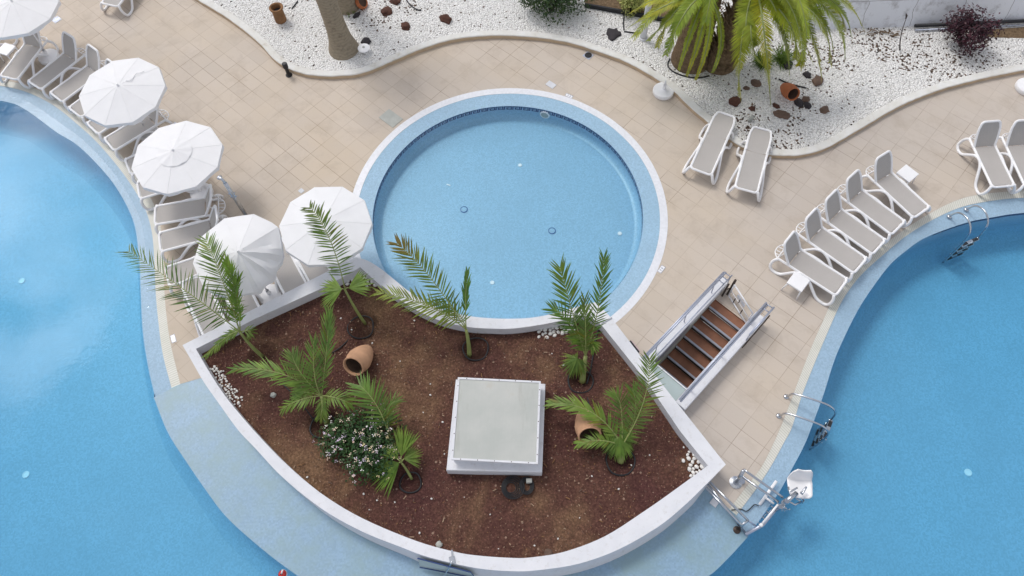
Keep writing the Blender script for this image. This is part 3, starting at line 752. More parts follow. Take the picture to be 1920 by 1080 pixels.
def free_base(p,label):
    root=empty('sunshade_stand',(p.x,p.y,0)); parasol_base(root); root.children[0].name='foot'
    mb=MB(); mb.tube([(0,0,.2),(0,0,.42)],.022,8); mb.build('tube',MT['plastic'],root,True); return tag(root,label,'stand','parasol stands without a parasol')
free_base(at(1243,174),'round white parasol base without parasol standing beside the gravel kerb'); free_base(at(1922,166),'white parasol base without a parasol, cut by the right photo edge')
random.seed(5)
#@@
# ================================================================== SMALL DECK THINGS
def disc_plate(name,px,sx_,sy,rz,mat,label,cat,z=.004,t_=.01,group=None):
    p=at(*px); mb=MB(); mb.box((0,0,t_/2),(sx_,sy,t_),ch=.002); o=mb.build(name,mat); o.location=(p.x,p.y,z-.003); o.rotation_euler=(0,0,rz); return tag(o,label,cat,group)
disc_plate('inspection_cover',(733,222),.36,.50,TH,MT['greyslab'],'grey square cover slab in the tiles left of the round pool','cover')
disc_plate('inspection_cover',(1033,159),.17,.24,TH,MT['pale'],'pale square cover set in the tiles above the round pool','cover')
disc_plate('inspection_cover',(565,358),.11,.12,TH,MT['pale'],'small pale square plate in the tiles above the smooth parasol','cover')
def drain(px,rz,label,light=False):
    p=at(*px); root=empty('floor_drain',(p.x,p.y,0),rz)
    mb=MB(); mb.box((0,0,.004),(.22,.22,.008),ch=.002); mb.build('frame',MT['pale'] if light else MT['steel'],root)
    mb=MB(); mb.lathe([(.095,.009),(.095,.013),(.075,.013),(.075,.010),(.06,.010),(.06,.014),(.03,.014),(.03,.011)],20,capt=True); mb.build('grate',MT['dark'] if not light else MT['steel'],root)
    return tag(root,label,'floor drain','floor drains')
drain((1103,104),TH,'dark square floor drain in the tiles just below the gravel kerb'); drain((106,37),TH,'pale square floor drain in the tiles beside the corner parasol',True)
def marker(px,rz,label):
    p=at(*px); root=empty('depth_marker',(p.x,p.y,0),rz)
    mb=MB(); mb.box((0,0,.004),(.20,.105,.008),ch=.002); mb.build('plate',MT['plastic'],root)
    mb=MB(); 
    for s in(-1,1): mb.box((0,s*.046,.0095),(.19,.005,.002)); mb.box((s*.0925,0,.0095),(.005,.087,.002))
    mb.build('border',MT['navy'],root)
    mb=MB(); mb.lathe([(.011,.009),(.011,.0105)],10,Matrix.Translation((-.03,.018,0)),capt=True); mb.box((-.03,-.008,.0095),(.012,.035,.002)); mb.box((-.03,.004,.0098),(.045,.008,.002)); mb.box((.03,0,.0095),(.03,.045,.002))
    mb.build('symbol',MT['steel'],root)
    return tag(root,label,'depth marker','bordered marker tiles')
marker((1067,180),ang_of((1060,177),(1074,183),0),'white bordered marker tile above the round pool'); marker((1240,505),ang_of((1235,511),(1245,498),0),'white bordered marker tile right of the round pool'); marker((325,635),ang_of((327,642),(323,628),0),'white bordered marker tile between left pool and planter corner')
# bollard
p=at(542,141); root=empty('bollard_light',(p.x,p.y,0)); mb=MB(); mb.lathe([(.085,0),(.085,.02),(.055,.035),(.048,.06),(.046,.26),(.05,.27)],20); smooth_angle(mb.build('post',MT['dark'],root))
mb=MB(); mb.lathe([(.05,.27),(.066,.28),(.07,.36),(.066,.41),(.05,.425)],20,capt=True); smooth_angle(mb.build('head',MT['dark'],root))
tag(root,'black bollard light standing on the tiles in front of the gravel kerb','bollard')
# shower column
p=at(468,414); root=empty('pool_shower',(p.x,p.y,0)); mb=MB(); mb.lathe([(.10,0),(.10,.012),(.05,.02)],20,capt=True); mb.build('foot',MT['chrome'],root)
mb=MB(); mb.tube([(0,0,0),(0,0,1.50)],.045,16); mb.build('column',MT['chrome'],root,True)
mb=MB(); mb.tube(catmull([Vector(q) for q in((0,0,1.46),(-.02,.03,1.55),(-.07,.07,1.58),(-.11,.11,1.57))],5),.03,10); mb.lathe([(.055,0),(.06,.02),(.03,.035)],16,Matrix.Translation((-.12,.12,1.535)),capt=True); mb.build('shower_head',MT['chrome'],root,True)
mb=MB()
for z in(1.0,1.12): mb.tube([(-.07,-.01,z),(.07,.01,z)],.016,8)
mb.build('tap',MT['steel'],root,True); tag(root,'tall chrome shower column on the tiles behind the wrinkled parasol','shower')
# wall box on the planter wall
p=at(1188,651,.3); q=at(1148,598,WH); q2=at(1361,871,WH); wdr=(q2-q); wdr.z=0; wdr.normalize(); rz=math.atan2(wdr.y,wdr.x)
root=empty('wall_lamp',(p.x,p.y,.25),rz); mb=MB(); mb.box((0,0.0,0),(.30,.07,.16),ch=.008); mb.build('housing',MT['dark'],root); mb=MB(); mb.box((0,.045,0),(.27,.02,.13),ch=.004); mb.build('lens',plain('pinkish_diffuser',(196,170,180),.4),root); tag(root,'black wall lamp on the planter wall below the round pool','wall lamp')
# round pool fittings
def dimple(name,px,z,r,mat,label,cat,group,ring=False,nrm=None):
    p=at(px[0],px[1],z); root=empty(name,(p.x,p.y,p.z)); M_=Matrix() if nrm is None else nrm.to_track_quat('Z','Y').to_matrix().to_4x4()
    mb=MB(); mb.lathe([(r,.0),(r,.012),(r*.8,.018),(r*.78,.012)] ,24,M_,capt=not ring)
    if ring: mb.lathe([(r*.78,.010),(r*.2,.012)],24,M_,mi=1,capt=True)
    mb.build('ring' if ring else 'cap',[mat,MT['mosaic_round']],root); return tag(root,label,cat,group)
dimple('main_drain',(870,393),DR,.09,MT['drainblue'],'round dark rimmed drain on the round pool floor, left of two','pool drain','floor drains of the round pool',True)
dimple('main_drain',(1035,433),DR,.09,MT['drainblue'],'round dark rimmed drain on the round pool floor, right of two','pool drain','floor drains of the round pool',True)
for px,l in(((975,310),'small pale inlet on the round pool floor, highest in the picture'),((923,530),'small pale inlet on the round pool floor near the planter wall'),((1162,438),'small pale inlet on the round pool floor near its right side')): dimple('pool_inlet',px,DR,.05,MT['plastic'],l,'pool inlet','white inlets of the round pool')
pw=at(1022,214,-.2); nr_=(RC-pw); nr_.z=0
ang_=math.atan2(pw.y-RC.y,pw.x-RC.x); pw=Vector((RC.x+RWT*math.cos(ang_),RC.y+RWT*math.sin(ang_),-.20)); root=empty('pool_light',pw); M_=(-Vector((math.cos(ang_),math.sin(ang_),0))).to_track_quat('Z','Y').to_matrix().to_4x4()
mb=MB(); mb.lathe([(.13,0),(.13,.02),(.10,.035),(.095,.02)],28,M_); smooth_angle(mb.build('ring',MT['plastic'],root)); mb=MB(); mb.lathe([(.095,.02),(.03,.028)],28,M_,capt=True); mb.build('lens',MT['greyslab'],root); tag(root,'round white underwater light on the far wall of the round pool','pool light')
for px,l in(((41,527),'pale round inlet on the left pool floor, upper of two'),((49,890),'pale round inlet on the left pool floor, lower of two'),((1815,886),'pale round inlet on the right pool floor')): dimple('pool_inlet',px,DP,.075,MT['plastic'],l,'pool inlet','white inlets of the big pool')
mb=MB(); p=at(841,347,DR); mb.box((p.x,p.y,p.z+.006),(.10,.03,.012),rz=-.4); o=mb.build('submerged_strip',MT['plastic']); tag(o,'short white strip lying on the round pool floor','plastic strip')
# ================================================================== LADDERS
def ladder(foot1,foot2,inward,label,rc=.69):
    a=at(*foot1); b=at(*foot2); root=empty('pool_ladder',(a.x,a.y,0)); inn=Vector(inward); inn.z=0; inn.normalize()
    for q in(a,b):
        d=q-a
        pts=[d+Vector((0,0,-.02)),d+inn*.02+Vector((0,0,.10)),d+inn*.10+Vector((0,0,.30)),d+inn*(rc-.41)+Vector((0,0,.42)),d+inn*(rc-.21)+Vector((0,0,.40)),d+inn*(rc-.07)+Vector((0,0,.25)),d+inn*(rc-.02)+Vector((0,0,.0)),d+inn*rc+Vector((0,0,-.5)),d+inn*rc+Vector((0,0,-.95))]
        mb=MB(); mb.tube(catmull(pts,5),.021,10); mb.lathe([(.055,.001),(.055,.012),(.03,.03)],16,Matrix.Translation(d),capt=True); mb.build('handrail',MT['chrome'],root,True)
    wdt=(b-a)
    for k_,z in enumerate((-.16,-.38,-.60,-.82)):
        mb=MB(); c_=wdt*.5+inn*rc+Vector((0,0,z)); rz=math.atan2(wdt.y,wdt.x); mb.box(c_,(wdt.length,.085,.025),rz=rz,ch=.005); st=mb.build('tread',MT['dark'] if k_%1 else MT['chrome'],root)
        mb=MB()
        for s in(-1,1): mb.box(c_+wdt.normalized()*s*wdt.length*.3+Vector((0,0,.014)),(wdt.length*.28,.07,.006),rz=rz)
        mb.build('grip',MT['dark'],st)
    return tag(root,label,'pool ladder','chrome pool ladders')
ladder((1780,406),(1812,393),at(1815,440)-at(1790,400),'chrome ladder at the upper curve of the right pool, above the deep blue water')
ladder((1474,744),(1460,780),at(1545,775)-at(1474,744),'chrome ladder at the left edge of the right pool, near the stairwell',.98)
# ================================================================== STAIRWELL
st=empty('stairwell',S0.copy()); tag(st,'sunken brown staircase between two white parapets right of the planter','staircase')
RUN,RISE,OFF=.25,.13,.22
for i in range(9):
    z=-RISE*i; u0=0 if i==0 else OFF+RUN*(i-1); u1=OFF+RUN*i
    if i==0: z=-RISE*.0-.03
    zt=-RISE*i if i else -.03
    if i==0:
        mb=MB(); mb.add([sp_(.0,0,zt),sp_(OFF,0,zt),sp_(OFF,SW,zt),sp_(0,SW,zt)],[(0,3,2,1)]); 
        mb.add([sp_(.0,0,zt),sp_(0,SW,zt),sp_(0,SW,.0),sp_(0,0,.0)],[(0,1,2,3)]); B(mb,'landing',MT['step'],st); continue
    mb=MB(); mb.add([sp_(u0,0,zt),sp_(u1,0,zt),sp_(u1,SW,zt),sp_(u0,SW,zt)],[(0,3,2,1)]); tr=B(mb,'tread',MT['step'],st)
    mb=MB(); pv=-RISE*(i-1) if i>1 else -.03
    mb.add([sp_(u0-.004,0,zt),sp_(u0-.004,SW,zt),sp_(u0-.004,SW,pv-.02),sp_(u0-.004,0,pv-.02)],[(0,1,2,3)]); B(mb,'riser',MT['riser'],tr)
    mb=MB(); M_=Matrix.Translation(sp_(u0-.008,SW/2,pv-.004))@Matrix.Rotation(sa_,4,'Z'); mb.box(None,(.05,SW-.01,.03),M=M_,ch=.006); B(mb,'nosing',MT['nosing'],tr)
mb=MB(); zb=-1.3
for v_ in(-.004,SW+.004): mb.add([sp_(0,v_,zb),sp_(SL,v_,zb),sp_(SL,v_,.0),sp_(0,v_,.0)],[(0,1,2,3)])
mb.add([sp_(SL,0,zb),sp_(SL,SW,zb),sp_(SL,SW,0),sp_(SL,0,0)],[(0,1,2,3)]); mb.add([sp_(0,0,zb),sp_(SL,0,zb),sp_(SL,SW,zb),sp_(0,SW,zb)],[(0,1,2,3)])
B(mb,'side_wall',MT['greyslab'],st)
PH=.26
def parapet(v0,v1,u0,u1,name):
    mb=MB(); M_=Matrix.Translation(sp_((u0+u1)/2,(v0+v1)/2,PH/2))@Matrix.Rotation(sa_,4,'Z'); mb.box(None,(u1-u0,v1-v0,PH),M=M_,ch=.006); return B(mb,name,MT['wall'],st)
parapet(-.19,-.006,-.40,2.33,'parapet'); parapet(SW+.006,SW+.25,-.22,2.50,'parapet')
def rail(v_,u0,u1,z,name='handrail',r=.021,posts=(.15,.5,.85),vp=None):
    mb=MB(); mb.tube([sp_(u0,v_,z),sp_(u1,v_,z)],r,8)
    for t_ in posts:
        u_=u0+(u1-u0)*t_; mb.tube([sp_(u_,vp if vp is not None else v_,PH),sp_(u_,v_,z)],.012,6)
    return B(mb,name,MT['steel'],st,True)
rail(-.145,-.33,2.36,.60,vp=-.12); rail(-.185,-.33,2.36,.56,posts=()); rail(-.02,-.42,2.10,.52,posts=(.02,),r=.014)
rail(SW+.06,-.33,2.55,.60,vp=SW+.10); rail(SW+.10,-.33,2.55,.56,posts=()); rail(SW+.235,-.35,.50,.60,posts=(.95,))
mb=MB()
for v0,v1,us in((-.185,-.02,(-.33,-.22,-.1)),(SW+.06,SW+.235,(-.33,-.2))):
    for u_ in us: mb.tube([sp_(u_,v0,.57),sp_(u_,v1,.57)],.012,6)
B(mb,'rail_rung',MT['steel'],st,True)
mb=MB(); pts=[]
for k_ in range(25):
    t_=k_/24; pts.append(sp_(-.2+.85*t_,SW+.275,.50-.10*math.sin(t_*math.pi*3)**2-.25*t_))
mb.tube(pts,.016,5); B(mb,'chain',MT['bronze'],st,True)
mb=MB(); M_=Matrix.Translation(sp_(2.16,SW/2,.15))@Matrix.Rotation(sa_,4,'Z'); mb.box(None,(.02,SW+.02,.30),M=M_); B(mb,'glass_edge',MT['plastic'],st)
mb=MB(); mb.add([sp_(2.17,-.0,.26),sp_(2.60,-.0,.26),sp_(2.60,SW+.004,.26),sp_(2.17,SW+.004,.26)],[(0,3,2,1)]); B(mb,'glass_panel',MT['glassy'],st)
mb=MB(); M_=Matrix.Translation(sp_(1.55,-.003,.06))@Matrix.Rotation(sa_,4,'Z'); mb.box(None,(1.2,.012,.42),M=M_); B(mb,'metal_sheet',MT['nosing'],st)
# gate across the head of the stairs
gt=empty('stair_gate',S0.copy()); tag(gt,'low tubular steel gate with two white plates across the top of the stairs','gate')
g0=sp_(-.24,.16,.06); g1=sp_(.04,.82,.06); gu=(g1-g0); gz=Vector((0,0,.50))
mb=MB(); mb.tube([g0,g1],.016,8); mb.tube([g0+gz,g1+gz],.018,8); mb.tube([g1,g1+gz],.016,8); mb.tube([g0,g0+gz],.016,8); mb.tube([g0+gz*.45,g1+gz*.45],.010,6); B(mb,'frame',plain('white_steel',(220,220,224),.4),gt,True)
mb=MB()
for t_,z0,z1 in((.26,0,.45),(.66,0,.45),(.42,.45,.72)): mb.tube([g0+gu*t_+gz*z0,g0+gu*t_+gz*z1],.013,6)
B(mb,'bar',MT['bronze'],gt,True)
for t_ in(.36,.56):
    mb=MB(); c_=g0+gu*t_+gz*.72; M_=Matrix.Translation(c_)@Matrix.Rotation(math.atan2(gu.y,gu.x),4,'Z'); mb.box(None,(.13,.012,.12),M=M_); B(mb,'plate',MT['pale'],gt)
mb=MB(); q=sp_(-.28,.12,0); mb.tube([q,q+Vector((0,0,.66))],.028,10); q=sp_(-.17,.06,0); mb.tube([q,q+Vector((0,0,.55))],.022,10); mb.tube([q+Vector((0,0,.3)),sp_(-.28,.12,.3)],.014,6); B(mb,'post',MT['bronze'],gt,True)
# ================================================================== POOL LIFT and rails
def L_(x,y,z): return at(1280+x/5.143,830+y/5.143,z)
ZR=.62
gr_=empty('grab_rail',L_(515,840,0)); tag(gr_,'double chrome grab rail from the planter corner down over the blue ledge','grab rail')
for a,b in(((262,378),(632,752)),((222,430),(565,795))):
    mb=MB(); p=L_(*a,.36); q=L_(*b,.36); mb.tube([p,q],.024,10); B(mb,'rail',MT['chrome'],gr_,True)
mb=MB(); mb.tube([L_(632,752,.36),L_(525,838,.0)],.022,10); mb.tube([L_(565,795,.36),L_(632,752,.36)],.022,10); B(mb,'leg',MT['chrome'],gr_,True)
mb=MB(); mb.lathe([(.07,0),(.07,.015),(.03,.03)],16,Matrix.Translation(L_(522,842,.0)),capt=True)
for k_ in range(4): mb.lathe([(.014,.015),(.014,.03)],8,Matrix.Translation(L_(522,842,.0)+Vector((.05*math.cos(k_*1.57),.05*math.sin(k_*1.57),0))),capt=True)
B(mb,'flange',MT['bronze'],gr_)
mb=MB(); mb.tube([L_(245,400,.30),L_(610,880,.02)],.022,10); B(mb,'brace',MT['chrome'],gr_,True)
lf=empty('pool_lift',L_(510,385,0)); tag(lf,'chrome pool lift with a white seat hanging over the right pool','pool lift')
pt=L_(510,385,0)
mb=MB(); mb.lathe([(.12,0),(.12,.02),(.06,.035)],20,Matrix.Translation(pt),capt=True); q=L_(570,372,0); mb.lathe([(.06,0),(.06,.02)],14,Matrix.Translation(q),capt=True); B(mb,'base_plate',MT['chrome'],lf)
mb=MB(); top=L_(590,268,.42); mb.tube([pt,top],.035,12); B(mb,'post',MT['chrome'],lf,True)
mb=MB(); mb.tube(catmull([top+Vector((0,0,-.04)),top+Vector((0.02,0,.02)),L_(625,285,.44),L_(968,530,.44)],4),.024,10); B(mb,'upper_arm',MT['chrome'],lf,True)
mb=MB(); mb.tube([L_(575,325,.36),L_(925,572,.36)],.026,10); B(mb,'lower_arm',MT['chrome'],lf,True)
mb=MB(); jc=L_(990,575,.42); mb.lathe([(.05,-.12),(.06,-.05),(.06,.06),(.04,.10)],16,Matrix.Translation(jc),capt=True); mb.lathe([(.045,-.25),(.05,.05)],14,Matrix.Translation(L_(945,620,.30)),capt=True)
for k_ in range(5): mb.tube([jc+Vector((rnd(-.12,.0),rnd(-.14,.02),-.1)),jc+Vector((rnd(-.1,.08),rnd(-.16,.05),rnd(-.02,.06)))],.014,6)
B(mb,'joint',MT['chrome'],lf)
mb=MB(); mb.tube([jc,L_(1100,485,.42)],.045,12); mb.tube([L_(1005,555,.36),L_(1080,600,.30),L_(1150,570,.25)],.02,8); B(mb,'seat_arm',MT['chrome'],lf,True)
# seat shell
sc_=L_(1120,400,.25); e1=(L_(1250,410,.3)-L_(1010,300,.3)); e1.z=0; e1=(L_(1240,400,.3)-L_(1110,480,.3)); ax=(L_(1125,262,.3)-L_(1150,540,.3)); ax.z=0; ax.normalize(); ay=Vector((ax.y,-ax.x,0))
mb=MB(); vs=[]; nx,ny=14,10
for i in range(nx+1):
    t_=i/nx*2-1
    for j in range(ny+1):
        s_=j/ny*2-1; x_=t_*.27; hw=.235*(1-.28*(max(0,t_))**2)*(1-.12*max(0,-t_)); cr_=max(0,abs(t_)-.75)/.25; hw*=math.sqrt(max(0,1-.5*cr_*cr_))
        z=.05*s_*s_+.30*max(0,(t_-.25)/.75)**1.6+.02*t_*t_
        vs.append(sc_+ax*(x_-.10*max(0,(t_-.25)))+ay*(s_*hw)+Vector((0,0,z)))
fs=[(i*(ny+1)+j,(i+1)*(ny+1)+j,(i+1)*(ny+1)+j+1,i*(ny+1)+j+1) for i in range(nx) for j in range(ny)]
mb.add(vs,fs); o=B(mb,'seat',MT['plastic'],lf,True); md=o.modifiers.new('solid','SOLIDIFY'); md.thickness=.025
for a,b,c_ in(((1020,430),(1035,470),(1105,435)),((1135,490),(1190,430),(1150,500))):
    mb=MB(); mb.tube(catmull([L_(*a,.42),L_(*b,.48),L_(*c_,.48)],4),.018,8); B(mb,'armrest',MT['chrome'],lf,True)
mb=MB(); mb.tube([L_(1090,535,.2),L_(1155,580,.12),L_(1170,555,.12),L_(1120,520,.2)],.018,8); B(mb,'footrest',MT['chrome'],lf,True)
mb=MB(); mb.tube([L_(905,370,.10),L_(740,600,-.03)],.030,10); mb.tube([L_(800,530,.02),L_(880,590,.05)],.022,8); B(mb,'support_bar',MT['plastic'],lf,True)
mb=MB(); mb.tube([L_(920,595,.32),L_(755,795,.10)],.020,8); mb.lathe([(.035,-.02),(.035,.03)],12,Matrix.Translation(L_(755,795,.10)),capt=True); B(mb,'strut',MT['plastic'],lf,True)
mb=MB(); mb.tube([L_(632,752,.34),L_(700,800,.06)],.018,8); mb.tube([L_(605,885,.03),L_(770,795,.03),L_(900,640,.03)],.034,10); B(mb,'lower_bar',MT['steel'],lf,True)
mb=MB(); hose=[L_(470,650,.01),L_(560,640,.01),L_(620,660,.01),L_(690,600,.01),L_(735,610,.02)]; mb.tube(catmull(hose,6),.010,6); B(mb,'hose',MT['dark'],lf,True)
for k_ in range(5):
    a=L_(670+k_*52,800-k_*42,-.10); b=L_(715+k_*52,758-k_*42,-.10); mb=MB(); d_=b-a; nrm=Vector((-d_.y,d_.x,0)).normalized()*.10
    mb.tube([a,b],.012,6); mb.tube([a-nrm*.5,a+nrm],.012,6); mb.tube([b-nrm*.5,b+nrm],.012,6); B(mb,'step_frame',MT['chrome'],lf,True)
p=at(1339.5,942,-.006); mb=MB(); mb.box((p.x,p.y,.006),(.15,.14,.02),rz=.8,ch=.006); tag(mb.build('anchor_cover',MT['pale']),'small white square cap on the blue ledge below the planter corner','cap')
# spout panel at the front of the planter
p=at(838,1056,.3); root=empty('water_spout',p); a=at(785,1040,WH-.05); b=at(885,1066,WH-.05); a2=at(789,1057,.12); b2=at(893,1077,.12)
offv=Vector((-.02,-.06,0))
mb=MB(); mb.tube([a+offv,b+offv],.012,6); mb.tube([a2+offv,b2+offv],.010,6); mb.tube([b+offv,b2+offv],.008,6); B(mb,'frame',MT['navy'],root)
mb=MB(); mb.add([a+offv*.8,b+offv*.8,b2+offv*.8,a2+offv*.8],[(3,2,1,0)]); B(mb,'panel',MT['glassy'],root)
mb=MB(); q=at(848,1050,WH); mb.box(q+Vector((0,0,.012)),(.10,.12,.024),rz=.2,ch=.004); mb.box(q+Vector((0,.10,.01)),(.03,.14,.012),rz=.1); mb.tube([at(848,1052,WH+.03),at(846,1056,WH+.03),at(828,1090,.05)],.014,8); B(mb,'bracket',MT['chrome'],root)
tag(root,'clear panel with a chrome rod on the front of the planter wall','wall fitting')
p=at(531,1077,-.05); root=empty('float_marker',p); mb=MB(); mb.lathe([(.0,-.05),(.06,-.03),(.08,.03),(.06,.09),(.02,.11)],16); mb.build('float',plain('red_float',(200,52,44),.4),root,True); mb=MB(); mb.lathe([(.082,.0),(.085,.03),(.078,.055)],16); mb.tube([(0,0,.1),(.03,.06,.16)],.015,6); mb.build('band',MT['plastic'],root,True); tag(root,'small red and white float at the pool edge below the planter','float')
# ================================================================== VEGETATION
class Leaf:
    def __init__(s): s.v=[]; s.f=[]; s.c=[]
    def ribbon(s,p,d,up,L,w,droop,col,tipcol=None,nseg=3):
        d=d.normalized(); side=d.cross(up)
        side=side.normalized() if side.length>1e-5 else Vector((1,0,0)); b=len(s.v); q=p.copy(); dd=d.copy()
        prof=[.55,1,.8,.05] if nseg==3 else [.6,1,.1]
        for i in range(nseg+1):
            ww=w*prof[i]/2; fold=side.cross(dd)*(-.25*ww)
            s.v+= [q+side*ww,q-side*ww]; t=i/nseg; cc=col if tipcol is None else tuple(a+(e-a)*t for a,e in zip(col,tipcol)); s.c+=[cc+(1,)]*2
            dd=(dd+Vector((0,0,-droop/nseg))).normalized(); q=q+dd*(L/nseg)
        for i in range(nseg): s.f.append((b+2*i,b+2*i+1,b+2*i+3,b+2*i+2))
    def quad(s,p,d,n,L,w,col):
        side=d.cross(n).normalized(); b=len(s.v)
        s.v+=[p,p+d*L*.5+side*w/2,p+d*L,p+d*L*.5-side*w/2]; s.c+=[col+(1,)]*4; s.f.append((b,b+1,b+2,b+3))
    def build(s,name,mat,parent):
        mb=MB(); mb.v=[tuple(x) for x in s.v]; mb.f=s.f; mb.m=[0]*len(s.f); return B(mb,name,mat,parent,False,s.c)
def bez(a,m_,b,n):
    c=m_*2-(a+b)*.5; return [a*(1-t)**2+c*2*t*(1-t)+b*t*t for t in [i/n for i in range(n+1)]]
def jit(c,a=.12):
    g=1+rnd(-a,a); return tuple(max(0,min(1.6,x*g*(1+rnd(-.05,.05)))) for x in c)
def frond(root,a,m_,b,n=30,ll=.34,lw=.026,start=.12,col=(1,1,1),tip=None,droop=.35,vee=.35,mat='palm',stem=.013,phi0=62,phi1=22,gap=0,name='frond',endcol=None):
    n=int(n*1.15); P=bez(a,m_,b,n); L=Leaf(); NN=len(P)-1
    for i in range(NN):
        t=(i+.5)/NN
        if t<start: continue
        p=P[i].lerp(P[i+1],rnd(.2,.8)); T=(P[i+1]-P[i]).normalized(); N_=(Vector((0,0,1))-T*T.z)
        N_=N_.normalized() if N_.length>.15 else T.orthogonal().normalized(); Sd=T.cross(N_).normalized()
        tt=(t-start)/(1-start); prof=(.42+.58*math.sin(math.pi*min(1,(tt*.80+.14)))**.7); phi=R(phi0+(phi1-phi0)*tt)
        for s_ in(-1,1):
            if gap and rnd(0,1)<gap: continue
            d=T*math.cos(phi)+Sd*s_*math.sin(phi)*math.cos(vee)+N_*math.sin(phi)*math.sin(vee); jj=.13 if mat=='palm' else .05; d+=Vector((rnd(-jj,jj),rnd(-jj,jj),rnd(-jj,jj)))
            cc=jit(col,.16); ec=endcol if endcol else None
            if mat=='palm' and rnd(0,1)<.05: cc=(1.25,.9,.6)
            if tip is not None and tt>.45:
                k_=min(1,(tt-.45)/.45); cc=tuple(x+(y-x)*k_ for x,y in zip(cc,tip))
            L.ribbon(p,d,N_,ll*prof*rnd(.78,1.14),lw*(.95 if mat=='palm' else 1)*rnd(.75,1.15),droop*rnd(.5,1.3),cc,ec if ec else tuple(x*1.12 for x in cc))
    fr=L.build(name,MT[mat],root)
    mb=MB(); mb.tube(P,[stem*(1-.75*i/NN) for i in range(NN+1)],6); B(mb,'midrib',MT['stem'],fr,True); return fr
def fan(root,hub,d,n=20,L=.45,spread=150,col=(1,1,1),droop=.5,lw=.034,lift=.15,base=None,name='fan_leaf',mat='palm',dry=None):
    lf_=Leaf(); d=Vector(d).normalized(); up=Vector((0,0,1)); sd_=d.cross(up).normalized(); nn=sd_.cross(d).normalized()
    for i in range(n):
        a=R(-spread/2+spread*(i+.5)/n); dd=d*math.cos(a)+sd_*math.sin(a)+nn*(lift*math.cos(a*1.2)+rnd(-.07,.07)); cc=jit(col,.14)
        e=tuple(x*1.15 for x in cc)
        if dry and rnd(0,1)<.35: e=dry
        lf_.ribbon(hub,dd,nn+Vector((rnd(-.3,.3),rnd(-.3,.3),0)),L*(.8+.25*math.cos(a*.8))*rnd(.85,1.1),lw,droop*rnd(.6,1.3),cc,e)
    o=lf_.build(name,MT[mat],root)
    if base is not None:
        mb=MB(); mb.tube(bez(base,(base+hub)*.5+Vector((0,0,.04)),hub,8),.010,6); B(mb,'leaf_stalk',MT['stem'],o,True)
    return o
def ring_hose(px,r,label,segs=44,tail=None):
    c=at(px[0],px[1],SZ+.02); mb=MB(); pts=[Vector((c.x+r*(1+.05*math.sin(3*a+px[0]))*math.cos(a),c.y+r*(1+.05*math.cos(2*a))*math.sin(a),SZ+.035+.012*math.sin(2*a))) for a in [2*math.pi*i/segs for i in range(segs)]]
    mb.tube(pts,.016,6,closed=True)
    if tail: mb.tube(catmull([at(x,y,SZ+.02) for x,y in tail],6),.013,6)
    o=mb.build('drip_hose_ring',MT['dark'],None,True); return tag(o,label,'hose ring','black drip hose rings round the young palms')
YG='young palms in the planter bed'
def palm_root(px,label,cpx,cz,r0=.04,r1=.025,mat='stem'):
    b=at(px[0],px[1],SZ-.03); root=empty('young_palm',b); tag(root,label,'palm',YG); c=at(cpx[0],cpx[1],cz)
    mb=MB(); mb.tube(bez(b,(b+c)*.5+Vector((rnd(-.02,.02),rnd(-.02,.02),0)),c,8),[r0+(r1-r0)*i/8 for i in range(9)],8); B(mb,'trunk',MT[mat],root,True); return root,c
G0=(1,1,1); DK=(.72,.82,.8); YL=(1.35,1.12,.75); BR=(1.0,.5,.42); LT=(1.2,1.18,1.0)
def A(x,y,z): return at(x,y,z)
# palm at the left corner
r_,c=palm_root((492,668),'young palm at the left corner of the planter, long fronds reaching over the left pool',(450,622),1.05)
frond(r_,c,A(352,548,1.75),A(240,470,1.75),40,.52,.026,.12,DK,None,.25,.25,phi0=70,phi1=30)
frond(r_,c,A(418,528,1.95),A(386,450,2.15),36,.44,.030,.18,G0,None,.25,.3,phi0=68,phi1=30)
frond(r_,c,A(444,558,1.7),A(424,490,2.2),30,.34,.034,.15,(1.15,1.25,.8),None,.15,.55,phi0=40,phi1=18)
frond(r_,c,A(440,575,1.5),A(448,520,1.9),22,.30,.034,.15,(1.0,1.15,.7),None,.15,.5,phi0=38,phi1=18)
frond(r_,c,A(425,632,1.0),A(386,668,.75),22,.24,.032,.1,LT,None,.5,.2,phi0=45,phi1=22)
frond(r_,c,A(470,622,1.0),A(462,636,.8),10,.2,.03,.1,LT,None,.5,.2)
# palm below the smooth parasol
r_,c=palm_root((685,607),'young palm with a tall thin frond standing against the smooth white parasol',(647,543),1.35,.035,.022)
frond(r_,c,A(618,448,2.3),A(580,388,2.5),32,.36,.036,.10,(.85,.92,.8),(.75,.7,.7),.35,.15,phi0=72,phi1=40,gap=.08)
fan(r_,A(640,543,1.38),A(600,552,1.2)-A(640,543,1.38),18,.55,120,(1.1,1.15,.8),.35,.045,.2,c)
fan(r_,A(655,540,1.38),A(694,524,1.45)-A(655,540,1.38),15,.48,95,(1.05,1.1,.75),.35,.045,.2,c)
# palm in front of the pool wall
r_,c=palm_root((880,667),'young palm by the round pool wall with one browned frond over the water',(874,618),.95,.05,.028)
frond(r_,c,A(805,518,1.75),A(744,456,2.0),34,.42,.036,.14,(1.1,1.05,.8),BR,.2,.3,phi0=62,phi1=30)
frond(r_,c,A(800,572,1.45),A(708,548,1.35),34,.40,.034,.12,YL,None,.4,.2,phi0=62,phi1=28)
frond(r_,c,A(850,580,1.2),A(802,570,1.2),20,.30,.03,.15,(.9,1.05,.9),None,.35,.3)
frond(r_,c,A(873,565,1.5),A(876,512,1.8),18,.28,.034,.3,(.8,1,.85),None,.1,.2,phi0=22,phi1=10)
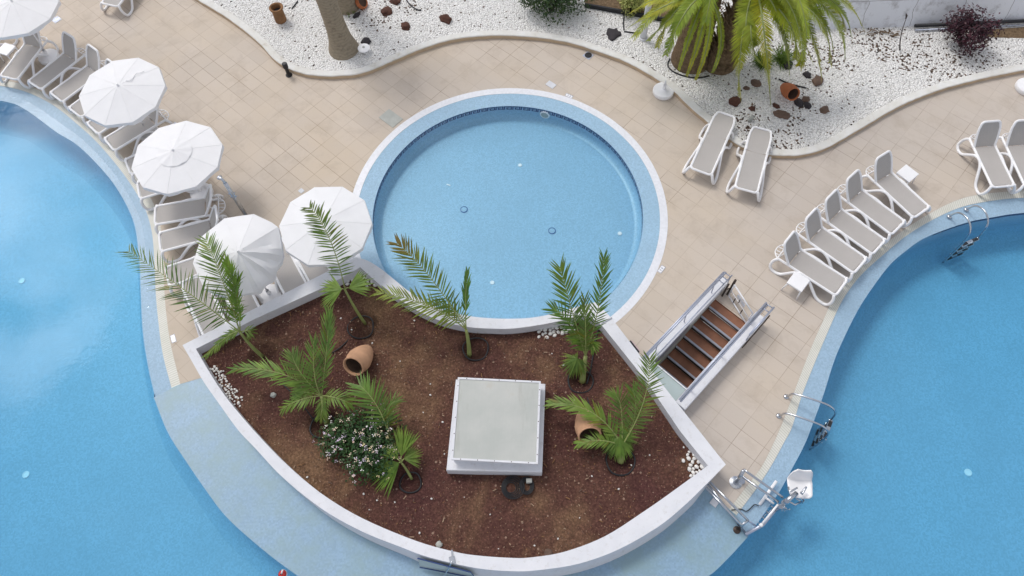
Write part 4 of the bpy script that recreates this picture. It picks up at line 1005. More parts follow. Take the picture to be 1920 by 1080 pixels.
# palm by the right end of the pool wall
r_,c=palm_root((1092,716),'young palm with upright fronds at the right end of the round pool wall',(1098,668),.75,.07,.04)
frond(r_,c,A(1072,580,1.6),A(1050,502,2.1),36,.46,.032,.16,(.95,1.08,.9),(1.15,1.1,.7),.25,.3,phi0=60,phi1=26)
frond(r_,c,A(1122,575,1.6),A(1132,482,2.2),34,.36,.030,.18,(.85,1.0,.85),None,.2,.5,phi0=48,phi1=20)
frond(r_,c,A(1066,605,1.35),A(1036,580,1.5),24,.38,.028,.12,(.8,.98,.85),None,.3,.3)
frond(r_,c,A(1098,620,1.3),A(1096,560,1.7),26,.34,.030,.12,G0,None,.25,.45,phi0=50,phi1=22)
frond(r_,c,A(1092,640,1.0),A(1074,632,1.1),16,.28,.03,.1,(1.05,1.15,.75),None,.4,.4)
frond(r_,c,A(1106,640,1.0),A(1114,655,.95),14,.26,.03,.1,(1.05,1.15,.75),None,.4,.4)
for dx,dy in((-46,4),(-30,40),(0,48),(22,30),(-12,-6)): fan(r_,A(1082,672,.78),A(1082+dx,672+dy,.45)-A(1082,672,.78),14,.42,70,(.95,1.02,.85),.75,.024,.25,None,dry=(1.35,1.0,.7))
# palm beside the right clay jar
r_,c=palm_root((1163,866),'bushy young palm beside the clay jar on the right of the bed',(1166,836),.55,.07,.05)
frond(r_,c,A(1112,775,.95),A(1036,756,.85),26,.40,.046,.10,(1.25,1.25,1.0),None,.35,.3,phi0=42,phi1=16)
frond(r_,c,A(1206,755,1.3),A(1218,672,1.75),32,.36,.030,.18,G0,None,.3,.3,phi0=62,phi1=34)
frond(r_,c,A(1165,770,1.0),A(1154,742,1.15),24,.36,.028,.12,(.95,1.02,.9),None,.3,.4)
frond(r_,c,A(1190,780,1.0),A(1186,730,1.25),24,.34,.026,.12,(.9,.95,.85),None,.25,.35)
frond(r_,c,A(1126,826,.7),A(1084,832,.6),20,.26,.030,.1,(1.2,1.25,1.0),None,.5,.2)
for dx,dy in((-40,30),(-15,50),(18,44),(34,10),(-46,-4),(24,-26)): fan(r_,A(1162,822,.68),A(1162+dx,822+dy,.42)-A(1162,822,.68),16,.42,72,(1.0,1.1,.8),.6,.026,.3,None)
# palm left of the flowering bush
r_,c=palm_root((613,795),'bushy young palm between the left clay jar and the flowering bush',(603,742),.75,.06,.04)
frond(r_,c,A(525,700,1.1),A(438,692,1.0),30,.40,.034,.12,(1.1,1.2,.95),None,.4,.25,phi0=45,phi1=18)
frond(r_,c,A(612,660,1.35),A(617,588,1.75),28,.40,.030,.16,(.95,1.08,.95),None,.2,.5,phi0=34,phi1=14)
frond(r_,c,A(566,702,1.05),A(548,666,1.2),26,.38,.030,.1,G0,None,.35,.4)
frond(r_,c,A(590,705,1.1),A(588,640,1.4),26,.36,.028,.1,(.9,1,.85),None,.3,.4)
frond(r_,c,A(562,750,.8),A(528,768,.6),18,.30,.032,.1,(1.15,1.2,.95),None,.5,.2)
frond(r_,c,A(630,746,.85),A(660,758,.75),18,.30,.028,.1,(1.1,1.15,.85),None,.45,.3)
frond(r_,c,A(604,765,.7),A(600,785,.55),12,.24,.03,.1,(1.1,1.1,.85),None,.5,.3)
fan(r_,A(570,735,.85),A(540,740,.7)-A(570,735,.85),16,.4,110,(1.0,1.12,.9),.5,.03,.25,c)
# palm behind the bush
r_,c=palm_root((735,822),'young palm frond rising behind the flowering bush',(728,812),.6,.05,.03)
frond(r_,c,A(706,760,1.0),A(674,722,1.1),26,.48,.034,.10,(.95,1.08,.95),None,.3,.3,phi0=64,phi1=26)
frond(r_,c,A(728,770,.9),A(742,752,.95),18,.32,.026,.1,G0,None,.35,.3)
# small fan palm at the bottom
r_,c=palm_root((772,898),'small fan palm at the lower edge of the flowering bush',(753,868),.6,.03,.02)
fan(r_,A(748,868,.62),A(704,900,.4)-A(748,868,.62),26,.66,85,(1.05,1.15,.75),.25,.040,.15,c)
fan(r_,A(752,855,.68),A(764,806,.85)-A(752,855,.68),20,.52,60,(1.15,1.15,.85),.15,.036,.2,c)
fan(r_,A(758,860,.65),A(784,852,.6)-A(758,860,.65),14,.34,110,(1.1,1.1,.85),.4,.030,.2,c)
fan(r_,A(745,860,.65),A(725,836,.7)-A(745,860,.65),12,.34,90,(1.1,1.1,.85),.4,.030,.2,c)
ring_hose((677,614),.27,'black hose ring round the palm below the smooth parasol',tail=[(660,630),(640,650),(622,662)]); ring_hose((892,655),.26,'black hose ring round the palm by the pool wall'); ring_hose((1163,866),.27,'black hose ring round the palm beside the right clay jar')
ring_hose((770,905),.20,'small black hose ring round the fan palm below the bush'); ring_hose((1088,716),.25,'black hose ring round the palm at the right end of the pool wall',tail=[(1098,733),(1105,760),(1112,790)]); ring_hose((606,799),.25,'black hose ring round the palm left of the flowering bush',tail=[(590,790),(560,750),(530,720)])
mb=MB(); mb.tube(catmull([at(x,y,SZ+.03) for x,y in((1125,606),(1116,640),(1108,690),(1100,720))],6),.016,6); o=mb.build('irrigation_hose',MT['dark'],None,True); tag(o,'black hose running down from the right end of the pool wall','hose')
# irrigation coil below the roof box
c=at(958,915,SZ); mb=MB()
for k_ in range(5): mb.tube([Vector((c.x+(.10+.028*k_)*math.cos(a)+.01*k_,c.y+(.10+.028*k_)*math.sin(a),SZ+.03+.006*k_)) for a in [2*math.pi*i/32 for i in range(32)]],.011,6,closed=True)
for k_ in range(4): mb.tube([Vector((c.x+.30+(.07+.02*k_)*math.cos(a),c.y+.02+(.10+.02*k_)*math.sin(a),SZ+.03+.01*k_)) for a in [2*math.pi*i/26 for i in range(26)]],.011,6,closed=True)
o=mb.build('hose_coil',MT['dark'],None,True); tag(o,'coil of black hose on the soil below the white roof box','hose coil')
# flowering bush
def shrub(name,c,rad,n,size,mat,label,cat,cols,lobes=9,lrr=(.35,.6),stemmat='twig',squash=1,low=.0,seed=1,group=None,parts=True,ragged=.3):
    random.seed(seed); root=empty(name,(c.x,c.y,c.z)); L=Leaf(); lob=[]
    for i in range(lobes):
        a=rnd(0,6.283); e=rnd(.1,1.2); rr=rnd(.35,.75); lob.append((Vector((rad[0]*rr*math.cos(a)*math.cos(e),rad[1]*rr*math.sin(a)*math.cos(e),rad[2]*(.35+.5*rr*math.sin(e)))),rnd(*lrr)))
    for i in range(n):
        lc,lr=random.choice(lob); d=Vector((random.gauss(0,1),random.gauss(0,1),random.gauss(0,1))).normalized(); k_=rnd(.55,1)**.5*(1+ragged*rnd(-.3,.4))
        p=lc+Vector((d.x*rad[0],d.y*rad[1],d.z*rad[2]))*lr*k_
        if p.z<low: p.z=low+abs(p.z-low)*.2
        n_=(d+Vector((rnd(-.7,.7),rnd(-.7,.7),rnd(0,.9)))).normalized(); t_=n_.orthogonal().normalized(); t_=(Matrix.Rotation(rnd(0,6.28),3,n_)@t_)
        L.quad(c+p,t_,n_,size*rnd(.6,1.3),size*rnd(.35,.6),jit(random.choice(cols),.18))
    L.build('foliage',MT[mat],root)
    mb=MB()
    for i in range(10):
        lc,lr=random.choice(lob); mb.tube(bez(c+Vector((rnd(-.04,.04),rnd(-.04,.04),-.03)),c+lc*.5+Vector((0,0,.05)),c+lc,6),[.018-.002*q for q in range(7)],6)
    B(mb,'branches',MT[stemmat],root,True)
    return tag(root,label,cat,group),lob
bcn=at(682,838,SZ); fb,lob=shrub('flowering_bush',bcn,(.84,.84,.60),5200,.07,'lantana','dark green bush covered in small white and yellow blossoms','bush',[(1,1,1),(.8,.9,.8),(1.2,1.15,.9)],lobes=20,lrr=(.38,.5),seed=4,ragged=.25)
L=Leaf(); random.seed(8)
for i in range(165):
    lc,lr=random.choice(lob); d=Vector((random.gauss(0,1),random.gauss(0,1),abs(random.gauss(0,1))+.25)).normalized(); p=bcn+lc+Vector((d.x*.84,d.y*.84,d.z*.60))*lr*1.02
    if p.z<bcn.z+.1: continue
    base=random.choice([(1.05,1.05,1.05),(1.05,.95,.55),(1.0,.95,.7),(.95,.85,1.05),(1.1,.9,.75)])
    for k_ in range(6):
        q=p+Vector((rnd(-.028,.028),rnd(-.028,.028),rnd(0,.02))); n_=(d+Vector((rnd(-.4,.4),rnd(-.4,.4),.5))).normalized(); t_=n_.orthogonal().normalized(); L.quad(q,t_,n_,0.021,.021,jit(base,.1))
bo=L.build('blossoms',MT['blossom'],fb); bo['kind']='stuff'
# ------------------------------------------------------------------ big palms
def big_palm(base_px,crown_px,cz,r0,r1,mat,label,fr,extra,seed,boots=False):
    random.seed(seed); b=at(base_px[0],base_px[1],GZ); c=at(crown_px[0],crown_px[1],cz); root=empty('date_palm',b); tag(root,label,'palm tree','tall palms in the gravel bed')
    mb=MB(); n=14; P=[b.lerp(c,i/n)+Vector((0,0,-.03 if i==0 else 0)) for i in range(n+1)]; rs=[]
    for i in range(n+1):
        t=i/n; rs.append(r1+(r0-r1)*math.exp(-t*4.5))
    # ringed bark
    seg=24; vs=[]
    for i in range(n*3+1):
        t=i/(n*3); p=b.lerp(c,t); rr=(r1+(r0-r1)*math.exp(-t*4.5))*(1+.03*((i%3)-1))
        for k_ in range(seg):
            a=2*math.pi*k_/seg; q=rr*(1+.07*mno.noise(Vector((math.cos(a)*2,math.sin(a)*2,t*9+seed)))); vs.append((p.x+q*math.cos(a),p.y+q*math.sin(a),p.z-(.04 if i==0 else 0)))
    mb.add(vs,[(i*seg+k_,i*seg+(k_+1)%seg,(i+1)*seg+(k_+1)%seg,(i+1)*seg+k_) for i in range(n*3) for k_ in range(seg)])
    tr=B(mb,'trunk',MT[mat],root,True)
    if boots:
        mb=MB()
        for i in range(150):
            t=rnd(.03,.97); a=rnd(0,6.283); p=b.lerp(c,t); rr=(r1+(r0-r1)*math.exp(-t*4.5)); o_=Vector((math.cos(a),math.sin(a),0)); s_=Vector((-o_.y,o_.x,0)); q=p+o_*rr*.92; L_=rnd(.14,.28); e=q+o_*L_*.6+Vector((0,0,L_)); w=rnd(.035,.06)
            mb.add([q+s_*w,q-s_*w,e-s_*w*.5,e+s_*w*.5,q+s_*w+o_*.035,q-s_*w+o_*.035,e-s_*w*.5+o_*.02,e+s_*w*.5+o_*.02],[(0,1,2,3),(7,6,5,4),(0,4,5,1),(1,5,6,2),(2,6,7,3),(3,7,4,0)])
        B(mb,'frond_stubs',MT['fibre'],tr)
    for fi,((mx,my,mz),(tx,ty,tz),cl) in enumerate(fr):
        wl_=(.34 if boots else (.12 if 3<=fi<=6 else .25))*rnd(.88,1.1)
        frond(root,c,A(mx,my,mz),A(tx,ty,tz),100,wl_,.021,.05,cl,(1.3,1.05,.6) if rnd(0,1)<.4 else None,.12,.10,'palm_big',.030,66,30)
    for i in range(extra):
        a=rnd(0,6.283); e=rnd(.15,1.3); L_=rnd(1.5,2.2); o_=Vector((math.cos(a),math.sin(a),0)); m_=c+o_*L_*.5*math.cos(e)+Vector((0,0,L_*.55*math.sin(e)+.12)); t_=c+o_*L_*(.92*math.cos(e)+.1)+Vector((0,0,L_*(.75*math.sin(e)-.35)))
        frond(root,c,m_,t_,80,.27,.020,.06,jit((1,1,1),.2),None,.15,.15,'palm_big',.028,66,30)
    return root
Y1=(1,1,1); Y2=(1.15,1.1,.8); Y3=(.85,.95,.9)
big_palm((1294,112),(1325,-14),2.1,.52,.38,'fibre','thick brown palm trunk beside the kerb, fronds arching down, left of two',[
((1250,10,2.35),(1177,53,1.35),(1.2,1.0,.7)),((1268,20,2.3),(1233,88,1.1),Y1),((1285,24,2.4),(1248,103,1.2),Y3),((1300,48,2.0),(1273,130,.8),Y2),((1316,55,1.9),(1288,141,.7),Y2),((1330,62,1.9),(1304,150,.55),Y2),((1352,60,1.9),(1336,135,.8),Y1),((1240,-5,2.35),(1188,22,1.6),(1.2,1.05,.7)),((1262,30,2.2),(1216,76,1.2),Y1),((1300,5,2.5),(1252,62,1.7),Y3)],12,3)
big_palm((1348,118),(1418,-22),2.35,.44,.33,'fibre','shaggy palm with frond stubs on its trunk and yellowing fronds, right of two',[
((1392,68,2.2),(1386,180,.5),Y2),((1432,55,2.4),(1445,196,.45),(1.25,1.05,.6)),((1462,30,2.4),(1480,140,.9),Y1),((1478,25,2.3),(1521,112,.8),(1.1,1.0,.7)),((1500,22,2.3),(1540,142,.7),Y3),((1545,12,2.4),(1584,111,1.1),Y1),((1545,-8,2.5),(1596,68,1.4),Y3),((1550,-15,2.5),(1616,48,1.4),Y3),((1408,60,2.3),(1424,118,1.3),Y1),((1450,10,2.6),(1470,80,1.7),Y2),((1400,30,2.5),(1402,96,1.7),Y1),((1490,5,2.6),(1512,60,1.7),Y1),((1500,40,2.2),(1500,122,1.0),Y3),((1520,10,2.4),(1562,92,1.2),Y1),((1540,-5,2.5),(1582,52,1.6),Y2),((1480,45,2.4),(1492,112,1.3),Y2),((1525,25,2.4),(1556,118,1.0),Y1)],14,5,True)
random.seed(21)
def tall_palm(base_px,top_px,zt,r0,r1,label,seed):
    random.seed(seed); b=at(base_px[0],base_px[1],GZ); d=at(top_px[0],top_px[1],zt); root=empty('fan_palm_tree',b); tag(root,label,'palm tree','tall palms in the gravel bed')
    mb=MB(); seg=20; n=36; vs=[]; hgt=4.6; dd=(d-b)/(d.z-b.z); 
    for i in range(n+1):
        t=i/n; z=hgt*t; p=b+dd*z; rr=r1+(r0-r1)*math.exp(-z*3.2)
        for k_ in range(seg):
            a=2*math.pi*k_/seg; q=rr*(1+.05*mno.noise(Vector((math.cos(a)*2,math.sin(a)*2,z*6+seed)))); vs.append((p.x+q*math.cos(a),p.y+q*math.sin(a),p.z-(.03 if i==0 else 0)))
    mb.add(vs,[(i*seg+k_,i*seg+(k_+1)%seg,(i+1)*seg+(k_+1)%seg,(i+1)*seg+k_) for i in range(n) for k_ in range(seg)]); B(mb,'trunk',MT['bark'],root,True)
    c=b+dd*hgt
    for i in range(16):
        a=i*2.4; o_=Vector((math.cos(a),math.sin(a),0)); e=rnd(.5,1.3); fan(root,c+o_*.5*math.cos(e)+Vector((0,0,.5*math.sin(e))),o_*math.cos(e)+Vector((0,0,math.sin(e)*.6)),14,.5,130,G0,.4,.05,.1,c)
tall_palm((645,92),(612,0),1.45,.42,.245,'grey ringed palm trunk leaning out of the top of the photo with a swollen foot',6)
tall_palm((652,12),(636,-40),1.0,.34,.26,'second palm trunk behind the grey leaning one, only its foot in view',9)
def tuft(px,label,n=90,L_=.22,z=GZ,col=(1.05,1.15,.7),seed=1):
    random.seed(seed); c=at(px[0],px[1],z); root=empty('grass_tuft',c); L=Leaf()
    for i in range(n):
        a=rnd(0,6.283); L.ribbon(c+Vector((rnd(-.12,.12),rnd(-.12,.12),0)),Vector((math.cos(a),math.sin(a),rnd(.3,1.6))),Vector((0,0,1)),L_*rnd(.5,1.2),.018,.5,jit(col,.2))
    L.build('blades',MT['palm'],root); return tag(root,label,'plant','low green tufts in the gravel')
tuft((655,20),'small bright green tuft at the foot of the hidden palm trunk',90); tuft((1428,118),'dark green tuft under the yellowing palm fronds',220,.34,col=(.9,.95,.55),seed=3); tuft((1465,112),'dark green leafy plant under the right palm near the lying jar',220,.36,col=(.85,.9,.55),seed=4)
shrub('round_bush',at(1034,20,GZ),(1.12,.85,1.0),5200,.075,'bush','dense dark green bush at the top edge above the gravel','bush',[(1,1,1),(.75,.85,.8),(1.4,1.2,.7)],lobes=16,seed=11)
shrub('pale_bush',at(1183,22,GZ),(.48,.42,.62),1700,.07,'yellowbush','yellow green leafy bush beside the white lamp post','bush',[(1,1,1),(.8,.85,.8)],lobes=9,seed=12)
shrub('burgundy_shrub',at(1800,86,GZ),(.82,.62,1.1),2600,.085,'burgundy','burgundy leaved shrub in the gravel before the old white wall','shrub',[(1,1,1),(.7,.7,.75),(1.3,1.0,1.0)],lobes=14,lrr=(.2,.42),seed=16,ragged=.9)
random.seed(31)
def twig_plant(px,tops,label):
    b=at(px[0],px[1],GZ); root=empty('bare_twig',b); mb=MB()
    for (x,y,z) in tops: t_=at(x,y,z); mb.tube(bez(b+Vector((0,0,-.02)),(b+t_)*.5+Vector((rnd(-.08,.12),rnd(-.05,.05),0)),t_,10),[.018-.0012*q for q in range(11)],6)
    B(mb,'stem',MT['twig'],root,True); 
    mb=MB(); t_=at(*tops[0])
    for k_ in range(5): mb.tube([t_+Vector((0,0,-.05-.02*k_)),t_+Vector((rnd(-.09,.09),rnd(-.06,.06),rnd(.0,.08)))],[.008,.004],5)
    B(mb,'shoots',MT['twig'],root,True); return tag(root,label,'bare plant')
twig_plant((1688,94),[(1702,28,.95)],'single bare dark twig standing in the gravel before the white wall')
twig_plant((1848,68),[(1876,44,.45),(1868,48,.5)],'pale bare twigs right of the burgundy shrub')
# ================================================================== THINGS IN THE BEDS
def rock(px,sz,mat,label,cat='rock',seed=0,z=GZ,flat=.6,group=None,rz=0):
    random.seed(seed); sz=(sz[0]*.85,sz[1]*.85); p=at(px[0],px[1],z); bm=bmesh.new(); bmesh.ops.create_icosphere(bm,subdivisions=3,radius=1)
    for v in bm.verts:
        n_=1+.42*mno.noise(v.co*1.3+Vector((seed*3.7,seed,0)))+.2*mno.noise(v.co*3+Vector((seed,0,5)))+.10*mno.noise(v.co*7+Vector((seed,2,5))); v.co=Vector((v.co.x*sz[0]*n_,v.co.y*sz[1]*n_,max(-.25,v.co.z)*sz[0]*flat*n_))
    me=bpy.data.meshes.new('rock'); bm.to_mesh(me); bm.free(); me.materials.append(MT[mat]); me.polygons.foreach_set('use_smooth',[True]*len(me.polygons)); o=bpy.data.objects.new('rock',me); col.objects.link(o); o.location=p; o.rotation_euler=(0,0,rz); return tag(o,label,cat,group)
RKS=[((725,22),(.19,.20),'lava','round rusty lava rock, second from the top of the group right of the trunk'),((741,2),(.15,.22),'lava','rusty lava rock cut by the top photo edge'),((761,50),(.16,.17),'lava','jagged rusty lava rock between the round and the long one'),((836,37),(.24,.15),'lava','long rusty lava rock farthest right of the group by the trunk'),
((687,78),(.16,.14),'darkrock','black rock behind the white disc at the trunk foot'),((668,30),(.14,.08),'darkrock','dark stone low behind the leaning palm trunk'),((1150,64),(.24,.22),'darkrock','flat dark slab of stone in the gravel below the bush'),
((1417,157),(.17,.13),'brownrock','brown rock under the yellowing frond tips, larger of two'),((1400,166),(.10,.08),'brownrock','smaller brown rock just left of the larger one under the frond tips'),((1378,192),(.20,.15),'lava','rusty brown rock right of the flat loungers heads'),((1410,203),(.09,.10),'lava','small reddish rock above the right flat lounger'),((1455,199),(.11,.08),'lava','small flat reddish rock left of the lying orange jar'),((1546,207),(.14,.13),'brownrock','lone reddish brown rock right of the three dark stones'),((1532,152),(.19,.15),'brownrock','brown rock below the right palm fronds'),((1513,141),(.13,.11),'darkrock','mossy grey stone left of the brown rock below the right fronds'),((1477,122),(.13,.20),'darkrock','dark stone standing beside the green plant under the right palm'),
((1498,194),(.12,.17),'darkrock','long dark stone in front of the jar mouth, left of three'),((1511,187),(.13,.12),'brownrock','brownish stone by the jar mouth, upper of three'),((1514,198),(.13,.10),'darkrock','dark round stone by the jar mouth, lower right of three'),((1465,215),(.24,.15),'brownrock','low brown mound of soil and stone below the orange jar')]
for i,(p,s_,mt_,l) in enumerate(RKS): rock(p,s_,mt_,l,'rock' if 'mound' not in l else 'mound',i+2,GZ,.3 if 'slab' in l or 'mound' in l else .6,'rocks in the white gravel',rz=i*.8)
rock((823,1021),(.075,.07),'greyslab','grey stone against the front planter wall','stone',41,SZ,.7); rock((1028,1036),(.09,.08),'brownrock','brownish stone against the front of the planter wall','stone',42,SZ,.7)
rock((512,741),(.075,.065),'greyslab','grey stone under the left fronds in the planter','stone',43,SZ,.7)
# white pebbles in the planter corners
random.seed(77); pebs=[]
for k_ in range(5):
    bm=bmesh.new(); bmesh.ops.create_icosphere(bm,subdivisions=2,radius=1)
    for v in bm.verts: n_=1+.3*mno.noise(v.co*1.2+Vector((k_*5,1,2))); v.co=Vector((v.co.x*n_,v.co.y*n_*.8,v.co.z*.6*n_))
    me=bpy.data.meshes.new('white_pebble'); bm.to_mesh(me); bm.free(); me.materials.append(MT['pebble']); me.polygons.foreach_set('use_smooth',[True]*len(me.polygons)); pebs.append(me)
def pebbles(pts,n,lab,group,size=(.028,.055),spread=12):
    used=[]; k_=0; tries=0; inp=[(q.x,q.y) for q in inner]
    while k_<n and tries<4000:
        tries+=1; i=random.randrange(len(pts)-1); t=random.random(); x=pts[i][0]+(pts[i+1][0]-pts[i][0])*t+random.gauss(0,spread)*.6; y=pts[i][1]+(pts[i+1][1]-pts[i][1])*t+random.gauss(0,spread)*.6; s_=rnd(*size); p=at(x,y,SZ+.02)
        if not inside(p.x,p.y,inp) or any((p-q).length<(s_+r_)*.85 for q,r_ in used): continue
        used.append((p,s_)); o=bpy.data.objects.new('white_pebble',random.choice(pebs)); col.objects.link(o); o.location=p; o.scale=(s_,s_,s_); o.rotation_euler=(rnd(-.3,.3),rnd(-.3,.3),rnd(0,6.28)); tag(o,lab,'pebble',group); k_+=1
pebbles([(400,692),(418,722),(442,752)],52,'white pebble heaped in the left corner of the planter along the wall','white pebbles in the left planter corner',(.018,.042),spread=10)
pebbles([(1300,856),(1316,870),(1303,888)],34,'white pebble heaped in the right hand corner of the planter','white pebbles in the right planter corner',spread=9)
pebbles([(1016,616),(1040,614),(1066,612)],22,'white pebble lying at the foot of the round pool wall by the right palm','white pebbles by the round pool wall',spread=9)
pebbles([(655,520),(676,512),(694,524)],30,'white pebble in the top planter corner beside the round pool','white pebbles in the top planter corner',spread=8)
pebbles([(540,590),(760,640),(700,1000),(1100,960),(1250,880),(1000,660),(560,930),(880,960),(820,690)],46,'white pebble scattered singly over the brown soil','white pebbles scattered on the soil',(.012,.024),70)
# chips and bits of litter on the soil
random.seed(55); mb=MB(); inp=[(q.x,q.y) for q in inner]; xs=[q[0] for q in inp]; ys=[q[1] for q in inp]; k_=0
while k_<1500:
    x,y=rnd(min(xs),max(xs)),rnd(min(ys),max(ys))
    if not inside(x,y,inp) or mno.noise(Vector((x*.8,y*.8,4)))<rnd(-.5,.25): continue
    s_=rnd(.006,.015); a=rnd(0,6.28); l_=s_*(rnd(1,1.6) if rnd(0,1)<.85 else 3); c_=Vector((x,y,SZ+.03+.035*mno.noise(Vector((x,y,SZ))*1.3))); d=Vector((math.cos(a),math.sin(a),rnd(-.2,.2)))*l_; e=Vector((-math.sin(a),math.cos(a),0))*s_*.6; u_=Vector((0,0,s_*.7))
    mb.add([c_-d-e,c_+d-e,c_+d+e,c_-d+e,c_+u_],[(0,1,4),(1,2,4),(2,3,4),(3,0,4)],random.choice((0,0,1,1,2))); k_+=1
o=mb.build('soil_litter',[MT['terra_old'],MT['brownrock'],plain('dry_chip',(170,146,122),.9,.2,9)]); o['kind']='stuff'; tag(o,'small stone chips and dry bits scattered over the planter soil','litter')
# clay jars
def jar(mouth_px,mz,end_px,ez,rm,rb,L_,mat,label,cat='clay jar'):
    a=at(mouth_px[0],mouth_px[1],mz); b=at(end_px[0],end_px[1],ez); d=(b-a).normalized(); root=empty('clay_jar',Vector((b.x,b.y,b.z))); M_=Matrix.Translation(a)@d.to_track_quat('Z','Y').to_matrix().to_4x4(); L_=(b-a).length
    prof=[(rm*.86,.10*L_),(rm*.84,.02*L_),(rm*.92,-.005),(rm,.0),(rm*1.01,.04*L_),(rm*.97,.08*L_),(rm*1.10,.28*L_),(rm*1.12,.42*L_),(rm*1.0,.62*L_),(rm*.80,.82*L_),(rb,.97*L_),(rb*.8,L_)]
    mb=MB(); mb.lathe(prof,36,M_,capb=False,capt=True); o=B(mb,'body',MT[mat],root,True)
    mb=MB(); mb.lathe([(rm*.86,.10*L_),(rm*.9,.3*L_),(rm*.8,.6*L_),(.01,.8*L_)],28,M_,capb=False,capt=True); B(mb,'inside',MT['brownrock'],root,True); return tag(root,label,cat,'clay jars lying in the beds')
jar((662,688),SZ+.40,(690,655),SZ+.07,.225,.13,.55,'terra','pale clay jar lying on the soil with its mouth to the lower left')
jar((1106,818),SZ+.40,(1096,772),SZ+.05,.225,.12,.5,'terra','pale clay jar lying partly under the fronds on the right of the bed')
jar((1488,177),GZ+.36,(1469,162),GZ+.13,.165,.10,.5,'terra_dark','orange clay jar lying in the white gravel beside three dark stones')
jar((680,2),GZ+.2,(672,6),GZ+.1,.18,.12,.4,'terra_dark','orange clay jar at the top edge behind the palm trunk')
p=at(527,38,GZ); root=empty('clay_pot',p); mb=MB(); mb.lathe([(.15,-.02),(.155,.05),(.15,.30),(.14,.36),(.18,.40),(.19,.44),(.17,.45),(.13,.44),(.12,.30)],30); mb.build('body',MT['terra_old'],root,True); mb=MB(); mb.lathe([(.125,.31),(.02,.29)],24,capt=True); mb.build('soil_fill',MT['darkrock'],root); tag(root,'upright weathered brown clay pot with a broken rim in the gravel','clay pot')
p=at(684,97,GZ); root=empty('garden_light',p); mb=MB(); mb.lathe([(.05,0),(.05,.10),(.155,.12),(.16,.135),(.05,.16)],30,capt=True); smooth_angle(mb.build('shade',MT['plastic'],root)); mb=MB(); mb.lathe([(.035,.16),(.03,.175)],16,capt=True); mb.build('knob',MT['greyslab'],root); tag(root,'white disc shaped garden light at the foot of the leaning palm','garden light')
p=at(1404,228,GZ); root=empty('spot_light',p); M_=Matrix.Rotation(.6,4,'Y')@Matrix.Rotation(-.4,4,'X'); mb=MB(); mb.lathe([(.045,.0),(.05,.16),(.055,.17)],16,M_); mb.build('housing',MT['greyslab'],root,True); mb=MB(); mb.lathe([(.05,.165),(.01,.16)],16,M_,capt=True); mb.build('lens',MT['dark'],root); tag(root,'small grey garden spotlight tilted in the gravel between the flat lounger heads','spotlight')
# lamp post
b=at(1206,72,GZ); t_=at(1218,0,1.25); dd=(t_-b)/(t_.z-b.z); root=empty('lamp_post',b); mb=MB(); mb.tube([Vector((0,0,-.02)),dd*2.1],[.085,.07],16); mb.build('post',MT['wall'],root,True)
mb=MB(); mb.lathe([(.11,0),(.11,.05),(.09,.06)],16); mb.build('foot',MT['wall'],root); mb=MB(); mb.lathe([(.08,0),(.18,.05),(.20,.25),(.12,.36),(.02,.40)],20,Matrix.Translation(dd*2.1)); mb.build('lantern',MT['plastic'],root,True); tag(root,'white lamp post standing in the gravel left of the palms','lamp post')
p=at(1916,100,GZ); root=empty('folded_sunshade',p); mb=MB(); mb.tube([(0,0,0),(0,0,.9)],.02,8); mb.build('pole',MT['plastic'],root,True); mb=MB(); mb.lathe([(.05,.22),(.12,.26),(.10,.5),(.07,.8),(.02,.95)],10); mb.build('cloth',MT['canvas'],root); tag(root,'white folded sunshade in the gravel at the right photo edge','sunshade')
# hoses in the gravel
for pts,l in(([(1256,110),(1252,122),(1262,134),(1285,143),(1310,146),(1330,142)],'black hose laid round the foot of the thick palm trunk'),([(1460,148),(1475,155),(1495,161),(1512,165)],'short black hose in the gravel above the orange jar'),([(762,0),(770,10),(782,18),(790,19)],'black hose end in the gravel at the top edge'),([(558,2),(552,10),(547,16)],'short black hose behind the weathered clay pot'),([(1170,26),(1169,45),(1170,56)],'thin black pipe running down from the black edging'),([(1170,59),(1185,61),(1202,62)],'thin black pipe lying left of the lamp post')):
    mb=MB(); mb.tube(catmull([at(x,y,GZ+.015) for x,y in pts],6),.018,6); o=mb.build('garden_hose',MT['dark'],None,True); tag(o,l,'hose')
# black edging and the dark bed behind
a=at(1096,13,GZ); b=at(1268,44,GZ); d_=(b-a); n_=Vector((-d_.y,d_.x,0)).normalized()
mb=MB(); mb.box((a+b)*.5+Vector((0,0,.05)),(d_.length,.05,.14),rz=math.atan2(d_.y,d_.x)); o=mb.build('bed_edging',MT['dark']); tag(o,'black edging strip between the gravel and the dark bed at the top','edging')
q=[a+n_*.02,b+n_*.02,b+n_*2.2+Vector((1.5,0,0)),a+n_*2.2-Vector((.4,0,0))]; struct(fill('dark_soil',[[(v.x,v.y) for v in q]],GZ+.006,MT['fibre']))
# old white wall
a=at(1575,54,GZ); b=at(1935,41,GZ); d_=(b-a).normalized(); n_=Vector((-d_.y,d_.x,0)); b=b+d_*4; a=a-d_*1.2; mb=MB(); WHT=.80; prof=[(0,0),(.26,WHT-.06),(.31,WHT),(.5,WHT),(.5,0)]
me_v=[]; nseg=60; Ln=(b-a).length
for i in range(nseg+1):
    p=a+(b-a)*(i/nseg)
    for y_,z_ in prof: me_v.append((p.x+n_.x*y_,p.y+n_.y*y_,GZ-.01+z_+(.012*mno.noise(Vector((i*.35,y_*3,z_*2))) if z_>.1 else 0)))
k5=len(prof); fs=[(i*k5+j,(i+1)*k5+j,(i+1)*k5+j+1,i*k5+j+1) for i in range(nseg) for j in range(k5-1)]
mb.add(me_v,fs); o=mb.build('garden_wall',MT['oldwall']); uv=o.data.uv_layers.new(name='UVMap'); cum=[0,.75,.83,1.24,2.0]
